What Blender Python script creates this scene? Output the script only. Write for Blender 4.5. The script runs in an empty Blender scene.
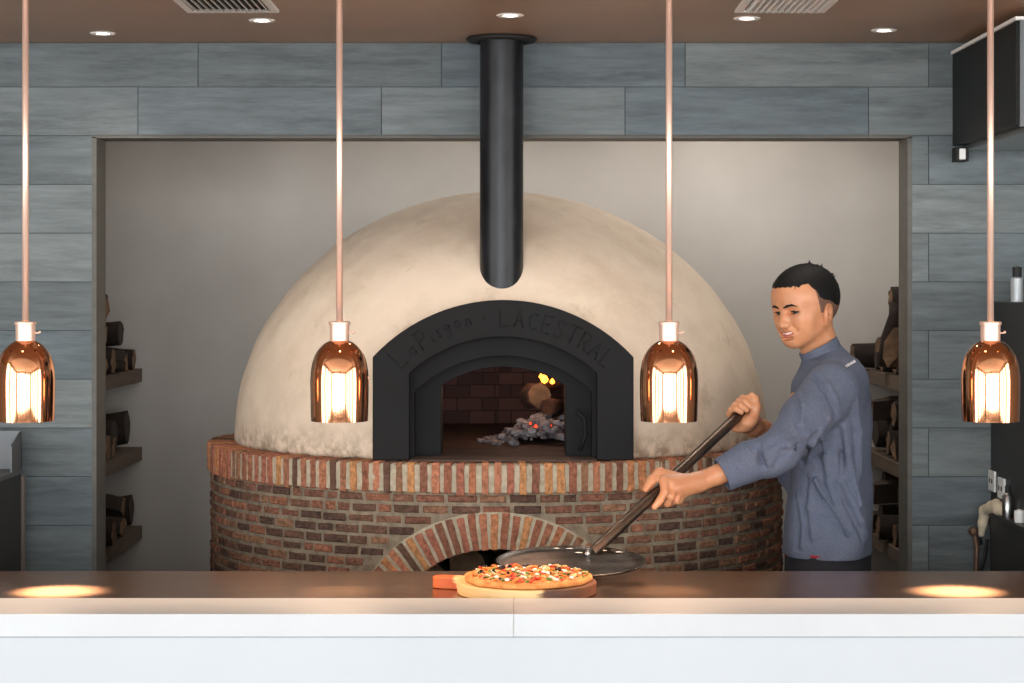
import bpy, bmesh, math, random
import numpy as np
from mathutils import Vector, Matrix
random.seed(7); np.random.seed(7)
PI = math.pi
sc = bpy.context.scene
COL = sc.collection
EYE = 1.68; F = 2005.0; HX = 512.0; HY = 290.0

def P(px, py, D):
    """photo pixel + distance -> point in the place (used to read positions off the photo)"""
    return Vector(((px - HX) * D / F, D, EYE - (py - HY) * D / F))

# ------------------------------------------------------------------ object helpers
def link(name, me, mat=None, parent=None, smooth=False):
    o = bpy.data.objects.new(name, me)
    COL.objects.link(o)
    if mat is not None:
        for m in (mat if isinstance(mat, (list, tuple)) else [mat]):
            me.materials.append(m)
    if parent is not None:
        o.parent = parent
        o.matrix_parent_inverse = Matrix.Identity(4)
        o.location = -world_loc(parent) if parent.type == 'EMPTY' or parent.get('_loc') else (0, 0, 0)
    if smooth:
        for p in me.polygons: p.use_smooth = True
    return o

def world_loc(o):
    v = Vector(o.location)
    while o.parent is not None:
        o = o.parent; v += Vector(o.location)
    return v

def tag(o, label=None, cat=None, group=None, kind=None):
    if label: o['label'] = label
    if cat: o['category'] = cat
    if group: o['group'] = group
    if kind: o['kind'] = kind
    return o

def empty(name, loc, label, cat, group=None):
    o = bpy.data.objects.new(name, None); COL.objects.link(o)
    o.location = loc; o.empty_display_size = 0.05
    return tag(o, label, cat, group)

class MB:
    """collects geometry for ONE mesh"""
    def __init__(s): s.v = []; s.f = []; s.m = []
    def add(s, vs, fs, mi=0):
        n = len(s.v); s.v += [tuple(v) for v in vs]
        s.f += [tuple(i + n for i in f) for f in fs]; s.m += [mi] * len(fs)
    def box(s, x0, x1, y0, y1, z0, z1, mi=0):
        vs = [(x0,y0,z0),(x1,y0,z0),(x1,y1,z0),(x0,y1,z0),(x0,y0,z1),(x1,y0,z1),(x1,y1,z1),(x0,y1,z1)]
        s.add(vs, [(0,3,2,1),(4,5,6,7),(0,1,5,4),(1,2,6,5),(2,3,7,6),(3,0,4,7)], mi)
    def tube(s, pts, r, n=16, mi=0, cap=True):
        pts = [Vector(p) for p in pts]
        rs = r if isinstance(r, (list, tuple)) else [r] * len(pts)
        up = None; vs = []
        for i, p in enumerate(pts):
            t = (pts[min(i+1, len(pts)-1)] - pts[max(i-1, 0)]).normalized()
            if up is None:
                up = Vector((0,0,1)) if abs(t.z) < .9 else Vector((1,0,0))
            a = t.cross(up).normalized(); b = a.cross(t).normalized(); up = b
            for k in range(n):
                q = 2*PI*k/n
                vs.append(p + rs[i]*(math.cos(q)*a + math.sin(q)*b))
        fs = []
        for i in range(len(pts)-1):
            for k in range(n):
                fs.append((i*n+k, i*n+(k+1)%n, (i+1)*n+(k+1)%n, (i+1)*n+k))
        if cap:
            fs.append(tuple(range(n-1, -1, -1))); fs.append(tuple((len(pts)-1)*n+k for k in range(n)))
        s.add(vs, fs, mi)
    def lathe(s, prof, c, n=48, mi=0, skip=None, closed=False):
        vs = []
        for r, z in prof:
            for k in range(n):
                q = 2*PI*k/n
                vs.append((c[0]+r*math.cos(q), c[1]+r*math.sin(q), c[2]+z))
        fs = []
        L = len(prof)
        for i in range(L if closed else L-1):
            j = (i+1) % L
            for k in range(n):
                if skip and skip(i, k): continue
                fs.append((i*n+k, i*n+(k+1)%n, j*n+(k+1)%n, j*n+k))
        s.add(vs, fs, mi)
    def build(s, name, mat=None, parent=None, smooth=False, bevel=0, seg=2, auto=None):
        me = bpy.data.meshes.new(name)
        me.from_pydata(s.v, [], s.f)
        for p, m in zip(me.polygons, s.m): p.material_index = m
        bm = bmesh.new(); bm.from_mesh(me)
        bmesh.ops.recalc_face_normals(bm, faces=bm.faces); bm.to_mesh(me); bm.free()
        o = link(name, me, mat, parent, smooth)
        if bevel:
            b = o.modifiers.new('bevel', 'BEVEL'); b.width = bevel; b.segments = seg; b.limit_method = 'ANGLE'; b.angle_limit = 0.6
        if auto is not None:
            me.set_sharp_from_angle(angle=auto)
        return o

def structure(o, label=None):
    o['kind'] = 'structure'
    return o

# ------------------------------------------------------------------ signed distance sculpting
class Sdf:
    def __init__(s, xs, ys, zs):
        s.x, s.y, s.z = [np.asarray(a, np.float32) for a in (xs, ys, zs)]
        s.d = np.full((len(s.x), len(s.y), len(s.z)), 9.0, np.float32)
    def sl(s, lo, hi):
        r = []
        for a, l, h in zip((s.x, s.y, s.z), lo, hi):
            r.append(slice(max(0, int(np.searchsorted(a, l)) - 1), min(len(a), int(np.searchsorted(a, h)) + 1)))
        return tuple(r)
    def pts(s, q):
        return s.x[q[0]][:, None, None], s.y[q[1]][None, :, None], s.z[q[2]][None, None, :]
    def op(s, q, e, k, mode):
        if e.size == 0: return
        d = s.d[q]
        if mode == 'add':
            if k > 0:
                h = np.maximum(k - np.abs(d - e), 0) / k
                s.d[q] = np.minimum(d, e) - h*h*k*0.25
            else: s.d[q] = np.minimum(d, e)
        elif mode == 'sub':
            e = -e
            if k > 0:
                h = np.maximum(k - np.abs(d - e), 0) / k
                s.d[q] = np.maximum(d, e) + h*h*k*0.25
            else: s.d[q] = np.maximum(d, e)
    def cap(s, a, b, ra, rb=None, k=.01, mode='add'):
        rb = ra if rb is None else rb
        a = np.array(a, np.float32); b = np.array(b, np.float32); m = max(ra, rb) + k + .012
        q = s.sl(np.minimum(a, b) - m, np.maximum(a, b) + m)
        X, Y, Z = s.pts(q); ab = b - a; L = float(ab @ ab) + 1e-12
        t = np.clip(((X-a[0])*ab[0] + (Y-a[1])*ab[1] + (Z-a[2])*ab[2]) / L, 0, 1)
        e = np.sqrt((X-a[0]-t*ab[0])**2 + (Y-a[1]-t*ab[1])**2 + (Z-a[2]-t*ab[2])**2) - (ra + t*(rb-ra))
        s.op(q, e.astype(np.float32), k, mode)
    def chain(s, ps, rs, k=.01, mode='add'):
        for i in range(len(ps)-1): s.cap(ps[i], ps[i+1], rs[i], rs[i+1], k, mode)
    def ell(s, c, r, R=None, k=.01, mode='add'):
        c = np.array(c, np.float32); r = np.array(r, np.float32); m = float(r.max()) + k + .012
        q = s.sl(c - m, c + m); X, Y, Z = s.pts(q)
        X = X - c[0]; Y = Y - c[1]; Z = Z - c[2]
        if R is None: U, V, W = X, Y, Z
        else:
            R = np.array(R, np.float32)
            U = X*R[0][0] + Y*R[1][0] + Z*R[2][0]; V = X*R[0][1] + Y*R[1][1] + Z*R[2][1]; W = X*R[0][2] + Y*R[1][2] + Z*R[2][2]
        k0 = np.sqrt((U/r[0])**2 + (V/r[1])**2 + (W/r[2])**2)
        k1 = np.sqrt((U/r[0]**2)**2 + (V/r[1]**2)**2 + (W/r[2]**2)**2) + 1e-6
        s.op(q, (k0*(k0-1)/k1).astype(np.float32), k, mode)
    def half(s, c, n, k=0.0, lo=None, hi=None):
        """cut away everything on the side n points to"""
        q = s.sl(lo if lo is not None else (-99,)*3, hi if hi is not None else (99,)*3)
        X, Y, Z = s.pts(q); n = np.array(Vector(n).normalized())
        e = (X-c[0])*n[0] + (Y-c[1])*n[1] + (Z-c[2])*n[2]
        s.op(q, (-e).astype(np.float32), k, 'sub')
    def mesh(s, name):
        d = s.d; ins = d < 0
        nx, ny, nz = d.shape
        cnt = np.zeros((nx-1, ny-1, nz-1), np.uint8)
        for i in (0,1):
            for j in (0,1):
                for k in (0,1): cnt += ins[i:nx-1+i, j:ny-1+j, k:nz-1+k]
        act = np.argwhere((cnt > 0) & (cnt < 8)); del cnt
        idx = np.full((nx-1, ny-1, nz-1), -1, np.int32)
        I, J, K = act.T
        idx[I, J, K] = np.arange(len(act))
        acc = np.zeros((len(act), 3)); n = np.zeros(len(act))
        cs = [(i,j,k) for i in (0,1) for j in (0,1) for k in (0,1)]
        for a in cs:
            for b in cs:
                if sum(b) - sum(a) == 1 and all(y >= x for x, y in zip(a, b)):
                    da = d[I+a[0], J+a[1], K+a[2]].astype(float); db = d[I+b[0], J+b[1], K+b[2]].astype(float)
                    m = (da < 0) != (db < 0)
                    t = np.where(m, da / np.where(np.abs(da-db) < 1e-12, 1, da-db), 0)
                    for ax, g, G in ((0, s.x, I), (1, s.y, J), (2, s.z, K)):
                        pa = g[G+a[ax]]; pb = g[G+b[ax]]
                        acc[:, ax] += np.where(m, pa + t*(pb-pa), 0)
                    n += m
        V = acc / n[:, None]
        faces = []
        for ax in range(3):
            A = [slice(None)]*3; B = [slice(None)]*3
            A[ax] = slice(0, -1); B[ax] = slice(1, None)
            ch = np.argwhere(ins[tuple(A)] != ins[tuple(B)])
            o1, o2 = [(1,2),(2,0),(0,1)][ax]
            ok = (ch[:, o1] > 0) & (ch[:, o2] > 0) & (ch[:, o1] < d.shape[o1]-1) & (ch[:, o2] < d.shape[o2]-1)
            ch = ch[ok]
            def at(d1, d2):
                c = ch.copy(); c[:, o1] -= d1; c[:, o2] -= d2
                return idx[c[:, 0], c[:, 1], c[:, 2]]
            q = np.stack([at(1,1), at(0,1), at(0,0), at(1,0)], 1)
            fl = ~ins[ch[:,0], ch[:,1], ch[:,2]]
            q[fl] = q[fl][:, ::-1]
            faces.append(q)
        faces = np.concatenate(faces)
        me = bpy.data.meshes.new(name)
        me.vertices.add(len(V)); me.vertices.foreach_set('co', V.astype(np.float32).ravel())
        me.loops.add(len(faces)*4); me.polygons.add(len(faces))
        me.polygons.foreach_set('loop_start', np.arange(0, len(faces)*4, 4, dtype=np.int32))
        me.loops.foreach_set('vertex_index', faces.astype(np.int32).ravel())
        me.update(calc_edges=True); me.validate()
        me.polygons.foreach_set('use_smooth', np.ones(len(me.polygons), bool))
        return me

def relax(o, it=3, f=.5):
    m = o.modifiers.new('relax', 'SMOOTH'); m.iterations = it; m.factor = f

# ------------------------------------------------------------------ materials
def srgb(r, g, b):
    def c(v):
        v /= 255.0
        return v/12.92 if v <= .04045 else ((v+.055)/1.055)**2.4
    return (c(r), c(g), c(b), 1)

def mat(name, col, rough=.6, metal=0.0, noise=None, bump=None, spec=None, emit=None, sheen=0, coat=0, aniso=0, sss=0):
    """noise = (scale, colour2, stretch vec, detail); bump = (scale, strength, stretch, distance)"""
    m = bpy.data.materials.new(name); m.use_nodes = True
    nt = m.node_tree; b = nt.nodes['Principled BSDF']
    b.inputs['Base Color'].default_value = col
    b.inputs['Roughness'].default_value = rough; b.inputs['Metallic'].default_value = metal
    if spec is not None: b.inputs['Specular IOR Level'].default_value = spec
    if sheen: b.inputs['Sheen Weight'].default_value = sheen
    if coat: b.inputs['Coat Weight'].default_value = coat; b.inputs['Coat Roughness'].default_value = .15
    if aniso: b.inputs['Anisotropic'].default_value = aniso
    if sss:
        b.inputs['Subsurface Weight'].default_value = sss
        b.inputs['Subsurface Radius'].default_value = (.01, .004, .002); b.inputs['Subsurface Scale'].default_value = 1
    if emit: b.inputs['Emission Color'].default_value = emit[0]; b.inputs['Emission Strength'].default_value = emit[1]
    tc = nt.nodes.new('ShaderNodeTexCoord')
    def nz(scale, st, det=5, rgh=.6):
        mp = nt.nodes.new('ShaderNodeMapping'); mp.inputs['Scale'].default_value = st
        nt.links.new(tc.outputs['Object'], mp.inputs['Vector'])
        n = nt.nodes.new('ShaderNodeTexNoise'); n.inputs['Scale'].default_value = scale
        n.inputs['Detail'].default_value = det; n.inputs['Roughness'].default_value = rgh
        nt.links.new(mp.outputs['Vector'], n.inputs['Vector']); return n
    if noise:
        n = nz(noise[0], noise[2], noise[3] if len(noise) > 3 else 5)
        r = nt.nodes.new('ShaderNodeValToRGB')
        r.color_ramp.elements[0].position = .32; r.color_ramp.elements[1].position = .68
        r.color_ramp.elements[0].color = col; r.color_ramp.elements[1].color = noise[1]
        nt.links.new(n.outputs['Fac'], r.inputs['Fac']); nt.links.new(r.outputs['Color'], b.inputs['Base Color'])
    if bump:
        n = nz(bump[0], bump[2], 6, .65)
        bp = nt.nodes.new('ShaderNodeBump'); bp.inputs['Strength'].default_value = bump[1]
        bp.inputs['Distance'].default_value = bump[3] if len(bump) > 3 else .003
        nt.links.new(n.outputs['Fac'], bp.inputs['Height']); nt.links.new(bp.outputs['Normal'], b.inputs['Normal'])
    return m

def island_mat(name, cols, rough=.85, nscale=60, amount=.35, bump=.4, stretch=(1,1,1), spots=None):
    """every separate piece of the mesh takes its own colour; fine noise over it"""
    m = bpy.data.materials.new(name); m.use_nodes = True; nt = m.node_tree; b = nt.nodes['Principled BSDF']
    b.inputs['Roughness'].default_value = rough; b.inputs['Specular IOR Level'].default_value = .25
    g = nt.nodes.new('ShaderNodeNewGeometry'); r = nt.nodes.new('ShaderNodeValToRGB')
    r.color_ramp.interpolation = 'CONSTANT'
    while len(r.color_ramp.elements) < len(cols): r.color_ramp.elements.new(.5)
    for i, c in enumerate(cols):
        r.color_ramp.elements[i].position = i/len(cols); r.color_ramp.elements[i].color = c
    nt.links.new(g.outputs['Random Per Island'], r.inputs['Fac'])
    tc = nt.nodes.new('ShaderNodeTexCoord'); mp = nt.nodes.new('ShaderNodeMapping'); mp.inputs['Scale'].default_value = stretch
    nt.links.new(tc.outputs['Object'], mp.inputs['Vector'])
    ad = nt.nodes.new('ShaderNodeVectorMath'); ad.operation = 'ADD'
    sclr = nt.nodes.new('ShaderNodeMath'); sclr.operation = 'MULTIPLY'; sclr.inputs[1].default_value = 13.7
    nt.links.new(g.outputs['Random Per Island'], sclr.inputs[0])
    nt.links.new(mp.outputs['Vector'], ad.inputs[0]); nt.links.new(sclr.outputs[0], ad.inputs[1])
    n = nt.nodes.new('ShaderNodeTexNoise'); n.inputs['Scale'].default_value = nscale; n.inputs['Detail'].default_value = 8; n.inputs['Roughness'].default_value = .7
    nt.links.new(ad.outputs[0], n.inputs['Vector'])
    mr = nt.nodes.new('ShaderNodeMapRange'); mr.inputs['From Min'].default_value = .3; mr.inputs['From Max'].default_value = .7
    mr.inputs['To Min'].default_value = 1-amount; mr.inputs['To Max'].default_value = 1+amount
    nt.links.new(n.outputs['Fac'], mr.inputs['Value'])
    mx = nt.nodes.new('ShaderNodeVectorMath'); mx.operation = 'MULTIPLY'
    val = mr.outputs[0]
    if spots:      # weathered dark patches
        n2 = nt.nodes.new('ShaderNodeTexNoise'); n2.inputs['Scale'].default_value = spots; n2.inputs['Detail'].default_value = 12; n2.inputs['Roughness'].default_value = .8
        nt.links.new(ad.outputs[0], n2.inputs['Vector'])
        m2 = nt.nodes.new('ShaderNodeMapRange'); m2.inputs['From Min'].default_value = .52; m2.inputs['From Max'].default_value = .72; m2.inputs['To Min'].default_value = 1; m2.inputs['To Max'].default_value = .55
        nt.links.new(n2.outputs['Fac'], m2.inputs['Value'])
        m3 = nt.nodes.new('ShaderNodeMath'); m3.operation = 'MULTIPLY'; nt.links.new(val, m3.inputs[0]); nt.links.new(m2.outputs[0], m3.inputs[1]); val = m3.outputs[0]
    nt.links.new(r.outputs['Color'], mx.inputs[0]); nt.links.new(val, mx.inputs[1])
    nt.links.new(mx.outputs[0], b.inputs['Base Color'])
    bp = nt.nodes.new('ShaderNodeBump'); bp.inputs['Strength'].default_value = bump; bp.inputs['Distance'].default_value = .003
    nt.links.new(n.outputs['Fac'], bp.inputs['Height']); nt.links.new(bp.outputs['Normal'], b.inputs['Normal'])
    return m

M = {}
M['tile'] = island_mat('grey_wood_tile', [srgb(*c) for c in ((102,110,112),(95,104,108),(107,114,115),(99,107,110),(110,117,117),(96,103,105))],
                       rough=.6, nscale=14, amount=.3, bump=.5, stretch=(.3,1,2.6), spots=5)
M['grout'] = mat('grout', srgb(62,70,72), .8)
M['reveal'] = mat('reveal_tile', srgb(92,90,84), .6, noise=(8, srgb(80,78,72), (1,1,4)))
M['plaster_wall'] = mat('plaster_wall', srgb(200,193,184), .9, noise=(1.6, srgb(184,176,168), (1,1,1)), bump=(5, .15, (1,1,1)))
M['ceiling'] = mat('ceiling_paint', srgb(168,138,114), .4, noise=(2, srgb(154,126,104), (1,1,1)))
M['floor'] = mat('floor_tile', srgb(70,66,62), .5, noise=(3, srgb(84,80,76), (1,1,1)))
M['room_wall'] = mat('room_wall', srgb(150,140,130), .8, noise=(3, srgb(140,130,120), (1,1,1)))
M['dome'] = mat('dome_plaster', srgb(196,178,152), .9, bump=(16, .35, (1,1,1), .006))
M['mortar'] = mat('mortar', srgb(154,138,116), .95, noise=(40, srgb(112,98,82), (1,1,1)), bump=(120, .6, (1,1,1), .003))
M['mortar_light'] = mat('mortar_light', srgb(190,176,152), .95, noise=(60, srgb(158,144,122), (1,1,1)), bump=(140, .6, (1,1,1), .003))
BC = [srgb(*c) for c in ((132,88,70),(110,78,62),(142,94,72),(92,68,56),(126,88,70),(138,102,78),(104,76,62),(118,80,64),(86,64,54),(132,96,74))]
M['brick'] = island_mat('shaded_wall_brick', BC, nscale=85, amount=.7, bump=1)  # darker than the ledge bricks: shading of the wall put into the colours
BC2 = [srgb(*c) for c in ((164,106,76),(144,92,70),(180,120,82),(128,84,66),(150,100,76),(170,112,84),(98,72,58),(156,98,78),(136,98,74),(182,128,84))]
M['brick_ledge'] = island_mat('ledge_brick', BC2, nscale=85, amount=.6, bump=1)
M['iron'] = mat('painted_black_iron', srgb(25,25,26), .7, spec=.22, noise=(12, srgb(23,22,22), (1,1,1)), bump=(60, .15, (1,1,1), .001))
M['pipe'] = mat('black_steel_pipe', srgb(17,18,21), .36, .1, spec=.35, noise=(22, srgb(38,39,43), (1,1,.35)), bump=(30, .1, (1,1,.3), .001))
M['copper'] = mat('polished_copper', srgb(252,176,130), .08, 1.0)
M['copper_in'] = mat('copper_inside', srgb(240,170,120), .3, 1.0)
M['rod'] = mat('copper_rod', srgb(252,214,194), .36, .6)
M['bulb'] = mat('bulb_glow', srgb(255,220,160), .3, emit=(srgb(255,200,130), 9))
M['steel'] = mat('brushed_steel', srgb(158,126,104), .22, .9, noise=(5, srgb(122,94,76), (.6,12,1)), bump=(40, .04, (.3,12,1), .0006), aniso=.8)
_n = M['steel'].node_tree; _c = _n.nodes.new('ShaderNodeCombineXYZ'); _c.inputs[0].default_value = 1; _n.links.new(_c.outputs[0], _n.nodes['Principled BSDF'].inputs['Tangent'])
M['steel_plain'] = mat('stainless', srgb(170,170,168), .3, 1.0)
M['stone'] = mat('white_stone', srgb(191,193,195), .35, noise=(3, srgb(183,184,186), (1,1,1)))
M['white_panel'] = mat('white_panel', srgb(184,188,193), .5, noise=(2, srgb(180,184,189), (1,1,1)))
M['dark_unit'] = mat('dark_unit', srgb(42,42,42), .5, noise=(10, srgb(36,36,36), (1,1,1)))
M['black'] = mat('matt_black', srgb(22,22,22), .7)
M['hood'] = mat('hood_black', srgb(26,27,28), .5, spec=.25, noise=(8, srgb(26,27,28), (1,1,1)))
M['white_plastic'] = mat('white_plastic', srgb(226,226,222), .4)
M['cloth'] = mat('cream_cloth', srgb(222,208,182), .95, noise=(30, srgb(200,184,156), (1,1,1)), bump=(60, .5, (1,1,1)))
M['bark'] = island_mat('bark', [srgb(*c) for c in ((50,38,30),(42,33,28),(60,45,35))], nscale=30, amount=.6, bump=1, stretch=(.3,1,1))
M['wood_end'] = mat('cut_wood', srgb(122,94,68), .9, noise=(30, srgb(84,62,44), (1,1,1)), bump=(60,.5,(1,1,1)))
M['wood_dark'] = mat('old_wood', srgb(62,48,38), .9, noise=(18, srgb(42,33,28), (.4,1,1)), bump=(40,.7,(.3,1,1)))
M['shelf'] = mat('shelf_wood', srgb(104,88,74), .8, noise=(8, srgb(86,72,60), (6,.5,6)))
M['skin'] = mat('skin', srgb(208,148,108), .42, sss=.12, noise=(30, srgb(196,132,94), (1,1,1)), bump=(300,.08,(1,1,1),.0006))
M['lips'] = mat('lips', srgb(190,104,88), .4)
M['teeth'] = mat('teeth', srgb(238,232,222), .25)
M['eye_white'] = mat('eye_white', srgb(170,156,146), .4)
M['iris'] = mat('dark_iris', srgb(24,14,10), .35)
M['hair'] = mat('black_hair', srgb(12,10,10), .65, spec=.25, noise=(120, srgb(20,17,16), (1,1,.3)), bump=(220,.6,(1,1,.3),.002))
M['stubble'] = mat('cropped_hair', srgb(128,90,70), .7, noise=(500, srgb(74,54,46), (1,1,1)))
M['chambray'] = mat('blue_chambray', srgb(74,81,100), .9, noise=(420, srgb(102,109,127), (1,1,1), 3), bump=(16,.35,(1,1,1),.012))
M['trousers'] = mat('black_trousers', srgb(24,25,32), .85)
M['red_cloth'] = mat('red_cloth', srgb(150,34,40), .85)
M['print'] = mat('white_print', srgb(232,228,228), .7)
M['shoe'] = mat('black_shoe', srgb(20,20,20), .4)
M['peel_handle'] = mat('peel_handle_steel', srgb(120,104,92), .33, .9, noise=(14, srgb(82,70,62), (1,1,1)))
M['peel_blade'] = mat('peel_blade_steel', srgb(142,134,126), .36, 1.0, noise=(18, srgb(64,56,52), (1,1,1)), bump=(50,.15,(1,1,1),.001))
M['flour'] = mat('flour_dust', srgb(232,224,212), .95)
M['crust'] = mat('baked_crust', srgb(222,158,88), .8, noise=(34, srgb(186,104,46), (1,1,1)), bump=(70,.8,(1,1,1),.004))
M['sauce'] = mat('pizza_sauce', srgb(196,78,30), .45, noise=(85, srgb(232,170,84), (1,1,1), 3), bump=(60,.9,(1,1,1),.006))
M['tomato'] = mat('tomato', srgb(188,42,28), .35, noise=(200, srgb(216,84,40), (1,1,1))); M['tomato2'] = mat('roast_pepper', srgb(210,96,38), .4, noise=(200, srgb(234,150,70), (1,1,1)))
M['cheese'] = mat('white_cheese', srgb(246,238,222), .5); M['olive'] = mat('olive', srgb(36,26,34), .25)
M['herb'] = mat('herb', srgb(96,116,42), .55); M['mushroom'] = mat('mushroom', srgb(206,166,112), .6)
M['ash'] = mat('grey_ash', srgb(176,168,170), .95, noise=(36, srgb(74,66,70), (1,1,1)), bump=(50,1,(1,1,1),.01))
M['ember'] = mat('ember', srgb(90,20,12), .8, emit=(srgb(255,70,36), 2.0))
M['flame'] = mat('flame', srgb(255,150,50), .5, emit=(srgb(255,150,50), 5))
M['char'] = mat('charred_log', srgb(96,56,34), .9, noise=(20, srgb(26,20,17), (1,1,1)), bump=(40,1,(1,1,1),.006))
M['hearth'] = mat('hearth_stone', srgb(96,74,62), .8, noise=(12, srgb(62,44,36), (1,1,1)))
M['glow'] = mat('lamp_glow', srgb(255,250,240), .3, emit=(srgb(255,244,226), 12))
M['trim_white'] = mat('grey_white_trim', srgb(236,232,226), .5)
M['trim_dark'] = mat('dark_trim', srgb(90,76,66), .5)
M['tube_brown'] = mat('copper_tube', srgb(120,92,76), .5, .4)
M['tube_black'] = mat('black_tube', srgb(18,18,18), .5)
M['edge'] = mat('edge_trim', srgb(104,92,84), .5)
M['steel_dull'] = mat('dull_steel', srgb(98,100,102), .5, .6)
M['filler'] = mat('joint_filler', srgb(176,172,168), .8)
M['glassy'] = mat('grey_bottle', srgb(150,156,160), .15, coat=.5)
M['winframe'] = mat('window_frame_paint', srgb(60,58,56), .5)

def dome_stains():
    m = M['dome']; nt = m.node_tree; b = nt.nodes['Principled BSDF']
    tc = nt.nodes.new('ShaderNodeTexCoord')
    def N(s, det, a, c):
        n = nt.nodes.new('ShaderNodeTexNoise'); n.inputs['Scale'].default_value = s; n.inputs['Detail'].default_value = det
        n.inputs['Roughness'].default_value = .65
        nt.links.new(tc.outputs['Object'], n.inputs['Vector'])
        r = nt.nodes.new('ShaderNodeMapRange'); r.inputs['From Min'].default_value = a; r.inputs['From Max'].default_value = c
        nt.links.new(n.outputs['Fac'], r.inputs['Value']); return r.outputs[0]
    def mix(c1, c2, f):
        x = nt.nodes.new('ShaderNodeMix'); x.data_type = 'RGBA'
        if isinstance(c1, tuple): x.inputs['A'].default_value = c1
        else: nt.links.new(c1, x.inputs['A'])
        x.inputs['B'].default_value = c2; nt.links.new(f, x.inputs['Factor']); return x.outputs['Result']
    c = mix(srgb(226,205,183), srgb(208,186,163), N(3.2, 7, .42, .66))
    c = mix(c, srgb(228,210,186), N(6.5, 8, .5, .75))
    c = mix(c, srgb(176,153,128), N(9, 10, .60, .84))
    # soot and rubbed dirt along the foot of the dome
    sp = nt.nodes.new('ShaderNodeSeparateXYZ'); nt.links.new(tc.outputs['Object'], sp.inputs[0])
    mr = nt.nodes.new('ShaderNodeMapRange'); mr.inputs['From Min'].default_value = 1.33; mr.inputs['From Max'].default_value = 1.235
    nt.links.new(sp.outputs['Z'], mr.inputs['Value'])
    mu = nt.nodes.new('ShaderNodeMath'); mu.operation = 'MULTIPLY'; nt.links.new(mr.outputs[0], mu.inputs[0]); nt.links.new(N(26, 10, .42, .62), mu.inputs[1])
    c = mix(c, srgb(140,120,96), mu.outputs[0])
    nt.links.new(c, b.inputs['Base Color'])
dome_stains()

# ------------------------------------------------------------------ the room
WY = 5.5            # front face of the tiled wall
CZ = 2.358          # kitchen ceiling height
OPX0, OPX1, OPZ = -1.152, 1.097, 1.68 + 153*WY/F   # niche opening
ROW = .1336
def planks():
    b = MB(); g = .0011; x_lo, x_hi = -2.6, 2.6
    top = CZ + .03
    i = 0
    zt = 1.68 + 247*WY/F - (44/48.7)*ROW          # first joint below the ceiling
    rows = []
    z1 = zt + ROW; k = 0
    while z1 > 0:
        z0 = max(0, z1 - ROW); rows.append((z0, min(z1, CZ), k)); z1 -= ROW; k += 1
    for z0, z1, k in rows:
        off = -.861 if k % 2 == 0 else -1.026
        js = []
        x = off - .668*4
        while x < x_hi: js.append(x); x += .668
        js = [x_lo] + [j for j in js if x_lo < j < x_hi] + [x_hi]
        for a, c in zip(js, js[1:]):
            segs = [(a, c)]
            if z1 - .02 < OPZ:
                segs = []
                if a < OPX0: segs.append((a, min(c, OPX0)))
                if c > OPX1: segs.append((max(a, OPX1), c))
            for s0, s1 in segs:
                if s1 - s0 > .01: b.box(s0+g, s1-g, WY, WY+.012, z0+g, z1-g)
    return b
tile = planks().build('wall_back', M['tile']); structure(tile)
b = MB()
b.box(-2.6, OPX0, WY+.004, WY+.12, 0, CZ); b.box(OPX1, 2.6, WY+.004, WY+.12, 0, CZ); b.box(OPX0, OPX1, WY+.004, WY+.12, OPZ, CZ)
structure(b.build('wall_back_grout', M['grout']))
b = MB()
b.box(OPX0-.001, OPX0+.012, WY, WY+.125, 0, OPZ); b.box(OPX1-.012, OPX1+.001, WY, WY+.125, 0, OPZ); b.box(OPX0, OPX1, WY, WY+.125, OPZ-.003, OPZ+.006)
structure(b.build('trim_1', M['reveal']))
AX0, AX1, AY = -1.62, 1.56, 6.97
b = MB(); b.box(AX0, AX1, AY, AY+.1, 0, 2.75); structure(b.build('wall_alcove_back', M['plaster_wall']))
b = MB(); b.box(AX0-.1, AX0, WY+.12, AY+.1, 0, 2.75); structure(b.build('wall_alcove_left', M['plaster_wall']))
b = MB(); b.box(AX1, AX1+.1, WY+.12, AY+.1, 0, 2.75); structure(b.build('wall_alcove_right', M['plaster_wall']))
b = MB(); b.box(AX0-.1, AX1+.1, WY+.12, AY+.1, 2.7, 2.8); structure(b.build('ceiling_alcove', M['plaster_wall']))
RX0, RX1, RY0 = -4.2, 4.2, -3.6
b = MB(); b.box(RX0, RX1, RY0, AY+.1, -.08, 0); structure(b.build('floor', M['floor']))
b = MB(); b.box(RX0, RX1, 3.3, WY, CZ, CZ+.06); structure(b.build('ceiling', M['ceiling']))
b = MB(); b.box(RX0, RX1, 3.24, 3.3, CZ, 3.2); structure(b.build('wall_bulkhead', M['room_wall']))
b = MB(); b.box(RX0, RX1, RY0, 3.3, 3.2, 3.26); structure(b.build('ceiling_dining', M['plaster_wall']))
b = MB()
SW = [(-3.1,-1.9),(-1.5,-.3),(.1,1.3),(1.7,2.9)]
ys_ = [RY0] + [v for w in SW for v in w] + [WY+.1]
for i in range(0, len(ys_), 2): b.box(RX0-.1, RX0, ys_[i], ys_[i+1], .35, 2.85)
b.box(RX0-.1, RX0, RY0, WY+.1, 0, .35); b.box(RX0-.1, RX0, RY0, WY+.1, 2.85, 3.2)
structure(b.build('wall_left', M['room_wall']))
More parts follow.
